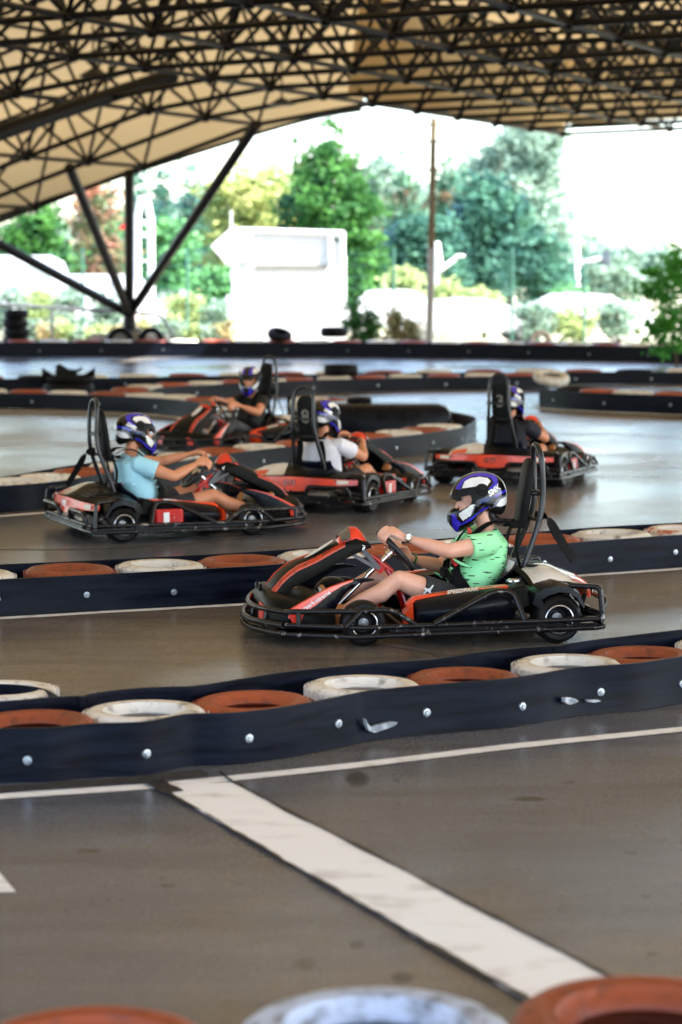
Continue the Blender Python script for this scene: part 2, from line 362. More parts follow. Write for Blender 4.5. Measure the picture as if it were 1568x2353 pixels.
ribbon('tar_patch', [G(348, 1800), G(400, 1826)], .10, .0135, TAR, .05, .02)
ribbon('tar_patch', [G(-60, 1818), G(120, 1806), G(330, 1790), G(470, 1775)], .10, .003, mat('dark_asphalt', (.035, .031, .028), .6, c2=(.07, .06, .05), scale=20), .03, .04)
sheet('painted_block', [G(-120, 1975), G(0, 2008), G(37, 2052), G(-120, 2056)], .004, PAINT)

# ------------------------------------------------------------------ canopy roof: space frame under a translucent membrane
A_ = V(.4216, .9068, 0); B_ = V(.9068, -.4216, 0)
def memb(name, c, tr):
    m = bpy.data.materials.new(name); m.use_nodes = True; nt = m.node_tree; nt.nodes.clear()
    out = nd(nt, 'ShaderNodeOutputMaterial'); mix = nd(nt, 'ShaderNodeMixShader'); df = nd(nt, 'ShaderNodeBsdfDiffuse'); tl = nd(nt, 'ShaderNodeBsdfTranslucent')
    n = nd(nt, 'ShaderNodeTexNoise'); n.inputs['Scale'].default_value = .35; n.inputs['Detail'].default_value = 6
    tc = nd(nt, 'ShaderNodeTexCoord'); nt.links.new(tc.outputs['Object'], n.inputs['Vector'])
    r = nd(nt, 'ShaderNodeMix', data_type='RGBA'); r.inputs[6].default_value = (*c, 1); r.inputs[7].default_value = (c[0]*.8, c[1]*.72, c[2]*.6, 1)
    nt.links.new(n.outputs[0], r.inputs[0])
    nt.links.new(r.outputs[2], df.inputs[0]); nt.links.new(r.outputs[2], tl.inputs[0]); mix.inputs[0].default_value = tr
    nt.links.new(df.outputs[0], mix.inputs[1]); nt.links.new(tl.outputs[0], mix.inputs[2]); nt.links.new(mix.outputs[0], out.inputs[0]); return m
MEMB = memb('canopy_membrane', (.60, .445, .235), .17)
roof = empty('canopy_roof', 'huge fabric canopy over the track on a dark steel space frame', 'roof', (0, 30, 0))
roof.location = (0, 0, 0)
AS, BS = 2.4, 2.86; BB = [-34.5+BS*i for i in range(18)]
def gz(b):
    if b >= -22: 
        z = 5.55+.25*math.sin(max(0, min(1, (b+22)/40))*math.pi)
    else: z = 5.55-1.08*((-22-b)/4.08)-.02*(-22-b)**1.3
    return max(z, .6)
def amax(b): return 45.3 if b < -20.3 else 57.0
bot, top_, web = MB(), MB(), MB()
def pt(a, b, up=0.0): q = A_*a+B_*b; return V(q.x, q.y, gz(b)+up)
NB = {}; NT = {}
for j, b in enumerate(BB):
    am = amax(b); k = int(am/AS)
    for i in range(-1, 20):
        a = am-(k-i)*AS
        if a > am+.1 or b < -33 and a < 20: continue
        NB[(i-k, j, am)] = pt(a, b)
def near(bs): return [x for x in BB]
allb = {}
for j, b in enumerate(BB):
    am = amax(b); i = 0; a = am
    while a > -4: allb[(j, i)] = pt(a, b); i += 1; a -= AS
def tb(mb, p, q, r, n=6):
    if (p-q).length < .05: return
    mb.tube([p, q], r, n, cap=False)
topn = {}
for j in range(len(BB)-1):
    b = BB[j]+BS/2; same = amax(BB[j]) == amax(BB[j+1]); am = amax(BB[j]) if same else 45.3
    i = 0; a = am-AS/2
    while a > -2.5: topn[(j, i)] = pt(a, b, 1.9); i += 1; a -= AS
def bn(j, a):                        # bottom node of line j nearest to a
    am = amax(BB[j]); i = round((am-a)/AS); return allb.get((j, i))
for (j, i), p in allb.items():
    q = allb.get((j, i+1))
    if q: tb(bot, p, q, .048)
    if j+1 < len(BB):
        a = amax(BB[j])-i*AS; q = bn(j+1, a)
        if q and a <= amax(BB[j+1])+1: tb(bot, p, q, .055)
    bot.ell(p, (.11, .11, .11), 5)
for (j, i), p in allb.items():            # plan bracing under the right-hand bay
    if BB[j] > -20.2 and j+1 < len(BB):
        a = amax(BB[j])-i*AS
        for s in (-1, 1):
            q = bn(j+1, a+s*AS)
            if q and (i+j+(s > 0)) % 2 == 0: tb(top_, p+V(0, 0, .9), q+V(0, 0, .9), .035)
        q = topn.get((j, i))
for (j, i), p in topn.items():
    q = topn.get((j, i+1))
    if q: tb(top_, p, q, .045)
    same = amax(BB[j]) == amax(BB[j+1]); am = amax(BB[j]) if same else 45.3; a = am-AS/2-i*AS
    if (j+1) in [k[0] for k in topn]:
        am2 = amax(BB[j+1]) if (j+2 < len(BB) and amax(BB[j+1]) == amax(BB[j+2])) else 45.3
        if j+2 < len(BB):
            i2 = round((am2-AS/2-a)/AS); q = topn.get((j+1, i2))
            if q and i2 >= 0: tb(top_, p, q, .045)
    for jj in (j, j+1):
        for s in (-.5, .5):
            q = bn(jj, a+s*AS)
            if q: tb(web, p, q, .040)
obj('bottom_chords', bot, STEEL, roof, smooth=60); obj('top_chords', top_, STEEL, roof, smooth=60); obj('web_struts', web, STEEL, roof, smooth=60)
# big arch tube crossing the upper left and edge beams
mb = MB(); mb.tube([atY(-160, 365, 41), atY(0, 305, 42), atY(190, 240, 43.5), atY(400, 172, 45)], .15, 10, smooth=6)
obj('arch_tube', mb, STEEL, roof)
# membranes
def top_fn(a0, a1, b0, b1):
    return lambda u, v: pt(a0+(a1-a0)*u, b0+(b1-b0)*v, 2.25)
mb = MB(); mb.grid(top_fn(-4, 45.8, -34.5, -20.2), 14, 10); mb.grid(top_fn(-4, 57.4, -20.2, 16), 16, 10)
obj('membrane', mb, MEMB, roof)
EDGE = [(-190, 566), (0, 497), (150, 447), (300, 398), (450, 350), (600, 303), (700, 275), (760, 262), (832, 251)]
ep = [atY(x, y, 56.5) for x, y in EDGE]
mb = MB()
tp = [pt(45.8, -34.5+14.3*i/8, 2.25) for i in range(9)]
def fas(u, v):
    x = v*8; i = min(7, int(x)); f = x-i
    p = tp[i].lerp(tp[i+1], f); q = ep[i].lerp(ep[i+1], f); m = p.lerp(q, u); m.z += .5*math.sin(u*math.pi)*.6; return m
mb.grid(fas, 8, 16)
mb.grid(lambda u, v: pt(57.4+.3*u, -20.6+36.6*v, 2.25-1.95*u), 3, 12)
mb.grid(lambda u, v: pt(44.3+13.5*v, -20.15-.3*u, 2.25-2.12*u), 3, 12)
obj('edge_membrane', mb, MEMB, roof)
mb = MB(); mb.tube(ep, .06, 8, smooth=3); mb.tube([pt(57.7, -20.2, .28), pt(57.7, 15.8, .28)], .05, 8); mb.tube([pt(45.8, -20.5, .12), pt(57.6, -20.5, .12)], .05, 8)
obj('edge_beam', mb, STEEL, roof)

# columns: four raking struts from one foot
c0 = empty('branching_column', 'dark steel column of four tubes fanning out from a white concrete block', 'column', (atY(298, 740, 57).x, 57, 0))
def rel(p): return Vector(p)-c0.location
foot = rel(atY(298, 722, 57))
for q in ((-170, 470, 52), (160, 385, 50), (297, 398, 52), (588, 288, 50)):
    m = MB(); e = rel(atY(*q)); m.tube([foot, e], .115, 10); m.lathe([(0, -.2), (.05, -.2), (.115, 0)], e, (e-foot).normalized(), 10); obj('strut', m, STEEL, c0)
m = MB(); m.tube([V(0, 0, .6), foot+V(0, 0, .08)], [.17, .14], 12); obj('foot_post', m, STEEL, c0)
m = MB(); m.box((0, 0, .64), (.55, .55, .04)); obj('base_plate', m, STEEL, c0, smooth=0)
m = MB(); m.box((.0, .05, .31), (.55, .6, .62)); m.box((-.62, .1, .27), (.66, .5, .54)); m.box((.62, .25, .26), (.62, .5, .5)); obj('plinth', m, CON, c0, smooth=0, bev=.02)
p = empty('pole', 'tall slim weathered pole rising to the canopy edge right of the white trailer', 'pole', (atY(987, 770, 58).x, 58, 0))
tpz = atY(997, 270, 58)-p.location
m = MB(); h = tpz.z; m.tube([V(0, 0, 0), V(tpz.x*.45, 0, h*.45)], .095, 10); obj('lower_pole', m, mat('bleached_pole', (.40, .37, .32), .8, c2=(.3, .28, .25), scale=6), p)
m = MB(); m.tube([V(tpz.x*.45, 0, h*.45), V(tpz.x, 0, h)], [.09, .075], 10)
for z in (.78, .9, .97): m.box((tpz.x*z, 0, h*z), (.34, .12, .06))
obj('upper_pole', m, mat('brown_pole', (.17, .12, .055), .8, c2=(.10, .07, .03), scale=8), p)
for i, (x, y, Y) in enumerate([(215, 172, 43), (648, 238, 47)]):
    q = atY(x, y, Y); e = empty('hanging_lamp', ['dark lamp hanging from the space frame, the left and upper of two', 'dark lamp hanging from the space frame, the right and lower of two'][i], 'lamp', q, R(20))
    m = MB(); m.tube([V(0, 0, 0), V(0, 0, .9)], .02, 6); obj('hanger', m, STEEL, e)
    m = MB(); m.lathe([(.03, .12), (.08, .1), (.28, -.02), (.26, -.03), (.05, .02)], (0, 0, 0), (0, 0, 1), 16); obj('lamp_shade', m, STEEL, e)
# ------------------------------------------------------------------ tyre barriers
TYC = {}
def tyre_mesh(dia, h, m, key):
    k = (round(dia, 3), round(h, 3), key)
    if k in TYC: return TYC[k]
    r = dia/2; a = h/2; q = r*.56; mb = MB()
    prof = [(r*.985, -a*.45), (r, 0), (r*.985, a*.45), (r*.93, a*.80), (r*.86, a*.95), (r*.76, a*1.0), (r*.68, a*.93), (r*.66, a*.95), (r*.61, a*.74), (q, a*.62), (q*.97, a*.5), (q*1.04, a*.36), (r*.75, a*.3), (r*.88, a*.15),
            (r*.88, -a*.15), (r*.75, -a*.3), (q*1.04, -a*.36), (q*.97, -a*.5), (q, -a*.62), (r*.66, -a*.9), (r*.76, -a*1.0), (r*.86, -a*.95), (r*.93, -a*.80)]
    mb.lathe(prof, (0, 0, 0), (0, 0, 1), 56, closed=True)
    # tread lugs round the shoulder
    for i in range(44 if dia < .6 else 0):
        g = 2*math.pi*i/44; mb.box(((r*.985)*math.cos(g), (r*.985)*math.sin(g), 0), (.004, .022, h*.80), Matrix.Rotation(g, 3, 'Z'))
    me = mb.mesh('tyre'); me.materials.append(m); me.shade_smooth(); me.set_sharp_from_angle(angle=R(50)); TYC[k] = me; return me
CM = {'s': T_BL, 'o': T_OR, 'w': T_WH, 'x': T_MX, 'b': T_BK}; CN = {'s': 'bluish', 'o': 'orange-painted', 'w': 'white-painted', 'x': 'patchy orange-white', 'b': 'plain black'}
def tyre(p, c, dia, h, label, group, rot=None):
    o = bpy.data.objects.new('tyre', tyre_mesh(dia, h, CM[c], c)); COL.objects.link(o); o.location = p
    o.rotation_euler = rot or (random.uniform(-.015, .015), random.uniform(-.015, .015), random.uniform(0, 6.28))
    return tag(o, label, 'tyre', group)
def path3(px, z=0.0): return catmull([G(x, y, z) for x, y in px], 8)
def belt(name, path, h, label, bolts=.5, th=.014, wav=.008, lean=0.0, boltsz=.45):
    # a standing strip of rubber belt
    e = bpy.data.objects.new(name, None)
    P = [Vector((p.x, p.y, 0)) for p in path]; mb = MB(); rs = []
    n = len(P)
    for i, p in enumerate(P):
        t = (P[min(i+1, n-1)]-P[max(i-1, 0)]).normalized(); s = V(-t.y, t.x, 0)
        wv = noise.noise(p*1.3)*wav; wv2 = noise.noise(p*1.1+V(7, 3, 1))*wav; wz = noise.noise(p*.9+V(1, 8, 1))*wav*.6
        a = p+s*wv2; mid = p+s*(wv*1.8); b = p+s*(wv+lean)
        rs.append([a+s*-th/2+V(0, 0, .002), mid-s*th/2+V(0, 0, h*.5), b-s*th/2+V(0, 0, h+wz), b+s*th/2+V(0, 0, h+wz), mid+s*th/2+V(0, 0, h*.5), a+s*th/2+V(0, 0, .002)])
    mb.rings(rs)
    o = obj(name, mb, BELT, smooth=50); tag(o, label, 'barrier belt', 'rubber belts along the tyre barriers')
    if bolts:
        d = 0; nxt = bolts*.4
        for i in range(n-1):
            L = (P[i+1]-P[i]).length
            while nxt <= d+L and L > 0:
                q = P[i].lerp(P[i+1], (nxt-d)/L); t = (P[i+1]-P[i]).normalized(); s = V(-t.y, t.x, 0)
                f = -1 if s.y > 0 else 1
                c = q+s*f*(th/2+.006)+s*noise.noise(q*1.3)*wav*1.6+V(0, 0, h*(boltsz+.1*noise.noise(q*9)))
                m = MB(); m.lathe([(0, .012), (.009, .012), (.011, .005), (.018, .004), (.020, 0), (.020, -.01)], c, s*f, 14); obj('bolt', m, ZINC, o); nxt += bolts
            d += L
    return o
def on_path(P, px, py):               # where the sight line through a photo point meets the belt's face
    r = ray(px, py)
    for a, b in zip(P[:-1], P[1:]):
        s = V(-(b-a).y, (b-a).x, 0)
        if abs(r.dot(s)) < 1e-9: continue
        t = (Vector((a.x, a.y, 0))-V(0, 0, CH)).dot(s)/r.dot(s); q = V(0, 0, CH)+r*t
        u = (V(q.x, q.y, 0)-a).dot((b-a).normalized())/(b-a).length
        if -.01 <= u <= 1.01: return q, s.normalized()
    return None, None
def row(path, offset, seq, start, spacing, dia, h, z, desc, group, rev=False):
    # tyres lying flat along a path, numbered by what the photo shows from left to right
    P = path; d = 0; i = 0; pos = []; cnt = 0; nxt = start
    for a, b in zip(P[:-1], P[1:]):
        L = (b-a).length
        while nxt <= d+L and L > 0 and cnt < len(seq):
            t = (b-a).normalized(); s = V(-t.y, t.x, 0); pos.append((a.lerp(b, (nxt-d)/L)+s*offset, seq[cnt])); cnt += 1; nxt += spacing
        d += L
    out = []
    if rev: pos = pos[::-1]
    for k, (p, c) in enumerate(pos):
        out.append(tyre((p.x, p.y, z+h/2), c, dia, h, f'{CN[c]} tyre, {nth(k)} in {desc}', group))
    return out
def length_to(P, px, py=None):        # distance along the path where it crosses photo column px
    d = 0
    for a, b in zip(P[:-1], P[1:]):
        xa, xb = 784+F*a.x/(a.y*ct+CH*st), 784+F*b.x/(b.y*ct+CH*st)
        if (xa-px)*(xb-px) <= 0: return d+(b-a).length*(px-xa)/(xb-xa)
        d += (b-a).length
    return d
# A: the nearer kerb row in front of the green-shirted driver
PA = path3([(-330, 1822), (-150, 1812), (0, 1799), (110, 1797), (205, 1787), (333, 1781), (430, 1761), (538, 1757), (667, 1740), (804, 1712), (856, 1702), (1031, 1684), (1150, 1674), (1240, 1660), (1320, 1645), (1400, 1638), (1468, 1632), (1568, 1615), (1750, 1590), (2000, 1560)])
bA = belt('barrier_belt', PA, .228, 'bolted black belt with white scuffs, in front of the nearest kart, camera side', .50)
row(PA, .325, 'wowowowowo', length_to(PA, 425)-.565*2, .565, .560, .190, .012, 'the row in front of the nearest kart', 'painted tyres of the nearest long barrier')
def offset_path(P, d):
    n = len(P); out = []
    for i, p in enumerate(P):
        t = (P[min(i+6, n-1)]-P[max(i-6, 0)]).normalized(); out.append(p+V(-t.y, t.x, 0)*(d+.02*noise.noise(p*.8)))
    return out
iA = next(i for i, p in enumerate(PA) if p.x > G(190, 1787).x)
PA2 = offset_path(PA, .635)[iA-3:]; PA2 = [PA2[0]+V(-.28, -.16, 0), PA2[0]+V(-.12, -.05, 0)]+PA2
belt('barrier_belt', PA2, .228, 'black belt behind the tyres in front of the nearest kart', 0)
for nm, P_ in (('a', [(825, 1650), (829, 1666), (838, 1676), (852, 1681), (868, 1675), (884, 1670), (898, 1664), (905, 1657), (890, 1655), (872, 1660), (856, 1664), (842, 1668), (833, 1660)]),
               ('b', [(1284, 1601), (1284, 1611), (1296, 1617), (1308, 1614), (1318, 1609), (1310, 1603), (1298, 1600)]), ('c', [(1338, 1606), (1340, 1610), (1360, 1611), (1374, 1608), (1366, 1605)])):
    vs = []
    for x, y in P_:
        q, s = on_path(PA, x, y)
        if q is not None: vs.append(q-s*(.038 if s.y > 0 else -.038))
    m = MB(); m.slab(vs, s*.02); obj('paint_scuff', m, mat('scuff_paint', (.55, .58, .62), .5, c2=(.2, .22, .25), scale=18, lo=.4, hi=.6), bA, smooth=0)
# the next segment's end, upper left of the near row
PS = [G(x, y, .228) for x, y in [(-160, 1590), (-40, 1592), (20, 1597), (60, 1607), (85, 1622), (92, 1634), (80, 1645)]]
PS = [V(p.x, p.y, 0) for p in catmull(PS, 6)]
PS = [p+V(0, .72, 0) for p in PS]
belt('barrier_belt', PS, .135, 'short curled belt end at the left edge behind an orange tyre', 0)
q = G(-45, 1622, .2); tyre((q.x-.02, q.y+.80, .075), 'w', .54, .12, 'worn white-painted tyre inside the curled belt end at the left edge', 'painted tyres of the nearest long barrier')
# B: the row behind the green-shirted driver
PB = path3([(-300, 1436), (-100, 1424), (0, 1417), (180, 1407), (330, 1399), (564, 1385), (800, 1366), (1060, 1345), (1318, 1322), (1450, 1312), (1568, 1303), (1800, 1288)])
belt('barrier_belt', PB, .232, 'bolted black belt directly behind the nearest kart', .56)
PB2 = offset_path(PB, .67)
belt('barrier_belt', PB2, .232, 'thin black belt top on the far side of the tyres behind the nearest kart', 0)
row(PB, .32, 'owowowowowxowow', length_to(PB, 405)-.60*3, .60, .585, .21, .03, 'the row directly behind the nearest kart', 'painted tyres of the barrier behind the green-shirted driver')
# C: the island the blue- and white-shirted drivers pass
PC = path3([(-120, 1183), (0, 1178), (103, 1170), (180, 1158), (257, 1142), (380, 1120), (518, 1096), (640, 1080), (760, 1068), (856, 1056), (960, 1044), (1051, 1030), (1082, 1019), (1094, 1006), (1080, 996), (1018, 982), (955, 974), (847, 960), (752, 949), (660, 945)])
cut = [i for i, p in enumerate(PC)]
belt('barrier_belt', PC, .232, 'black belt wrapping the pointed tyre island in the middle', .8)
PCf = PC[:8*12+2]
row(PCf, .33, 'owwowowowowowowowow', .2, .66, .60, .21, .035, 'the near side of the middle island', 'painted tyres round the middle island')
PCr = PC[8*15:]
row(PCr, .33, 'owowow', .15, .66, .60, .21, .035, 'the far side of the middle island', 'painted tyres on the far side of the middle island', True)
for i, (x, y, c) in enumerate([(-900, 1110, 'w'), (-900, 1108, 'w'), (-900, 1088, 'o'), (-900, 1078, 'w'), (-900, 1094, 'w'), (905, 985, 'o'), (985, 975, 'w'), (1045, 978, 'o'), (1000, 990, 'o')]):
    if x < -800: continue
    q = G(x, y, .24)
    if any((o.location.xy-q.xy).length < .56 for o in COL.objects if o.name.startswith('tyre')): continue
    tyre((q.x, q.y, .14), c, .60, .21, f'{CN[c]} tyre in the middle island, {["nearest the left edge", "beside the blue-shirted driver back wheel", "behind the left white tyres", "just left of the blue-shirted driver", "close to the left edge behind", "below the black covered block", "near the island point", "at the island point", "in the narrow part"][i]}', 'loose tyres in the middle island')
PCb = offset_path(PC[:8*8], .70)[:8*7] + []
belt('barrier_belt', PCb, .232, 'black belt on the far side of the island at left', 0)
# black covered block in the island
q = G(868, 1000); e = empty('covered_block', 'low black covered block with a small cap lying inside the middle island', 'cover', (q.x, q.y+.3, 0), R(-8))
m = MB(); m.rings([[V(x*sx*1.0, y*sy, z) for x, y in ((-.75, -.42), (-.6, -.5), (.45, -.5), (.95, -.15), (.95, .15), (.5, .5), (-.6, .5), (-.75, .42))] for z, sx, sy in ((.02, 1, 1), (.30, 1, 1), (.36, .94, .92), (.39, .82, .8))]); obj('cover', m, PLAST, e, bev=.01)
m = MB(); m.lathe([(.16, .38), (.17, .44), (.13, .47), (0, .475)], (-.25, .1, 0), (0, 0, 1), 16); obj('cap', m, PLAST, e)
# far belts and rows
PJ1 = path3([(-150, 934), (0, 937), (212, 943), (355, 951), (440, 959), (480, 968)])
belt('barrier_belt', PJ1, .232, 'black belt at left below the spare black bodywork', 1.2)
row(PJ1, .36, 'owowowwow', length_to(PJ1, 40)-.68*2, .68, .62, .21, .05, 'the row below the spare bodywork', 'painted tyres of the left far barrier')
PJ2 = path3([(345, 932), (370, 925), (440, 919), (552, 913), (680, 907), (764, 903), (1000, 897), (1236, 894), (1260, 893)])
belt('barrier_belt', PJ2, .235, 'long blue-black belt crossing the middle behind the rear helmets', 1.3)
row(PJ2, .36, 'owowowowowowowowowow'[:19], .3, .68, .62, .21, .055, 'the row behind the rear helmets', 'painted tyres of the middle far barrier')
PJ3 = path3([(-160, 903), (218, 899), (556, 893), (900, 887), (1300, 884), (1700, 884)])
belt('barrier_belt', PJ3, .235, 'long black belt just below the bright strip of track', 1.4)
row(PJ3, .36, 'oobwwowowowowobwowowowowowowowow'[:30], length_to(PJ3, 30)-.7*2, .92, .72, .21, .055, 'the row below the bright strip of track', 'painted tyres of the farther barrier')
q = G(784, 858, .3); tyre((q.x, q.y, .36), 'b', .6, .2, 'single black tyre on top of the row below the bright strip of track', 'loose black tyres on barriers')
PR = path3([(1240, 934), (1300, 940), (1400, 946), (1500, 950), (1600, 954), (1800, 965)])
belt('barrier_belt', PR, .275, 'tall black belt of the short barrier at the right edge', 1.1)
row(PR, .40, 'bowowow', .4, .70, .64, .24, .06, 'the barrier at the right edge', 'painted tyres of the right far barrier')
q = G(1268, 915); tyre((q.x, q.y+.1, .33), 'w', .60, .15, 'white tyre tipped up at the left end of the barrier at the right edge', 'painted tyres of the right far barrier', (R(15), R(6), 0))
PF = path3([(-250, 820), (0, 820), (500, 820), (900, 822), (1300, 828), (1568, 834), (1850, 840)])
belt('barrier_belt', PF, .36, 'tall black belt of the farthest barrier below the trees', 1.5)
belt('barrier_belt', [p+V(0, .9, 0) for p in PF], .36, 'rear belt of the farthest barrier behind its tyres', 0)
row(PF, .46, 'wowowowowowowowowowowobobwbowo', length_to(PF, -30), .79, .76, .36, .04, 'the farthest barrier', 'painted tyres of the farthest barrier')
# loose tyres behind and on the farthest barrier
def loose(px, py, Y, dia, h, c, label, rot=None):
    q = atY(px, py, Y); tyre(q, c, dia, h, label, 'loose black tyres on barriers', rot)
loose(768, 763, 56.3, .68, .24, 'b', 'black tyre lying flat on the farthest barrier right of the white trailer base')
loose(643, 770, 56.3, .62, .2, 'b', 'black tyre leaning on the farthest barrier in front of the white trailer', (R(20), R(12), 0))
loose(277, 782, 56.6, .66, .22, 'b', 'black tyre standing upright in front of the white plinth', (R(88), 0, R(5)))
loose(348, 782, 56.6, .66, .22, 'b', 'black tyre standing upright just right of the white plinth', (R(88), 0, R(-8)))
loose(1243, 782, 56.4, .5, .18, 'x', 'small pinkish tyre standing upright on the right part of the farthest barrier', (R(80), 0, 0))
for i in range(5):
    q = atY(37 + (3, -2, 2, -1, 1)[i], 740, 56.9)
    tyre((q.x, 56.9, .12+.225*i), 'b', .68-.02*i, .22, f'black tyre of the stack at the left edge, {["bottom one", "second from below", "middle one", "second from the top", "topmost"][i]}', 'stack of black tyres at the left edge')
# foreground tyres bottom one edge
for x, y, c, dia, lb in [(205, 2440, 'o', .66, 'orange-painted tyre cut off by the bottom left corner of the view'), (862, 2395, 's', .72, 'bluish white worn tyre bottom one edge between two orange ones'), (1500, 2370, 'o', .74, 'orange tyre with a dark open centre in the bottom right corner')]:
    q = G(x, y, .2); tyre((q.x, q.y, .13), c, dia, .24, lb, 'big painted tyres along the bottom edge')
# spare bodywork on a tyre in the left island
q = G(150, 915); e = empty('spare_bodywork', 'black curved kart bodywork with upturned horns lying on a dark tyre at left', 'bodywork', (q.x, q.y+.5, 0), R(8)); e.scale = (.86, .86, .80)
m = MB()
m.grid(lambda u, v: V((v-.5)*1.02*(.86+.14*abs(2*v-1)), .22*math.cos(u*3.1)-.06, .26+.20*u+.22*max(0, abs(2*v-1)-.55)**1.1*u*1.6-.05*u*(1-abs(2*v-1))), 8, 20, .02); obj('shell', m, PLASTM, e)
m = MB(); m.slab([V(-.26, -.1, .42), V(-.24, -.1, .66), V(-.16, -.1, .69), V(0, -.1, .58), V(.16, -.1, .56), V(.26, -.1, .62), V(.28, -.1, .58), V(.18, -.1, .50), V(.13, -.1, .40)], V(0, .03, 0)); obj('fin', m, PLASTM, e, smooth=0)
tyre((e.location.x, e.location.y, .12), 'b', .85, .24, 'dark tyre under the spare black bodywork at left', 'loose black tyres on barriers')
tyre((e.location.x+.03, e.location.y, .30), 'b', .80, .12, 'upper dark tyre directly under the spare black bodywork at left', 'loose black tyres on barriers')
# ------------------------------------------------------------------ karts (local: x forward, y left, z up)
Y_ = V(0, 1, 0); X_ = V(1, 0, 0); Z_ = V(0, 0, 1)
def mir(p, s): return V(p[0], p[1]*s, p[2])
STRIPE = mat('worn_red_stripe', (.52, .045, .014), .4, c2=(.10, .03, .02), scale=30, lo=.55, hi=.62)
def wheel(par, x, y, r, wd, s):
    m = MB(); m.lathe([(.035, -.05), (.035, .02), (.03, .028), (0, .03)], (x, y*s, r), (0, s, 0), 16)
    for k in range(5):
        g = 2*math.pi*k/5; m.lathe([(0, .036), (.006, .036), (.006, .02)], (x+.022*math.cos(g), y*s, r+.022*math.sin(g)), (0, s, 0), 6)
    h = obj('wheel', m, mat('hub_metal', (.35, .35, .37), .3, .9, c2=(.15, .15, .16), scale=50), par)
    m = MB(); a = wd/2
    m.lathe([(r*.56, -a*.85), (r*.62, -a*.95), (r*.80, -a*1.02), (r*.93, -a*.86), (r*.995, -a*.55), (r, 0), (r*.995, a*.55), (r*.93, a*.86), (r*.80, a*1.02), (r*.62, a*.95), (r*.56, a*.85), (r*.5, 0)], (x, y*s, r), (0, s, 0), 44, closed=True)
    obj('tyre', m, KTYRE, h)
    m = MB(); m.lathe([(r*.56, a*.80), (r*.585, a*.93), (r*.555, a*.97), (r*.53, a*.90), (r*.52, a*.2), (r*.42, -a*.05), (.02, -a*.1), (.02, -a*.2), (r*.44, -a*.15), (r*.54, -a*.6)], (x, y*s, r), (0, s, 0), 40, closed=True)
    obj('rim', m, mat('rim_black', (.012, .012, .013), .3, c2=(.02, .02, .02), scale=20, spec=.3), h)
    m = MB(); m.tube([V(x+r*.565*math.cos(2*math.pi*q/40), (y+a*.93)*s, r+r*.565*math.sin(2*math.pi*q/40)) for q in range(40)], .0042, 6, cyc=True); obj('rim_lip', m, mat('rim_metal', (.8, .8, .8), .25, .8, c2=(.6, .6, .6), scale=20), h)
def bend(pts, k=5): return catmull([Vector(p) for p in pts], k)
def fillet(pts, r=.04, n=5):
    P = [Vector(p) for p in pts]; out = [P[0]]
    for i in range(1, len(P)-1):
        a, b = (P[i-1]-P[i]), (P[i+1]-P[i]); ra = min(r, a.length*.45, b.length*.45); p, q = P[i]+a.normalized()*ra, P[i]+b.normalized()*ra
        for j in range(n+1):
            t = j/n; out.append(p*(1-t)**2+P[i]*2*t*(1-t)+q*t*t)
    out.append(P[-1]); return out
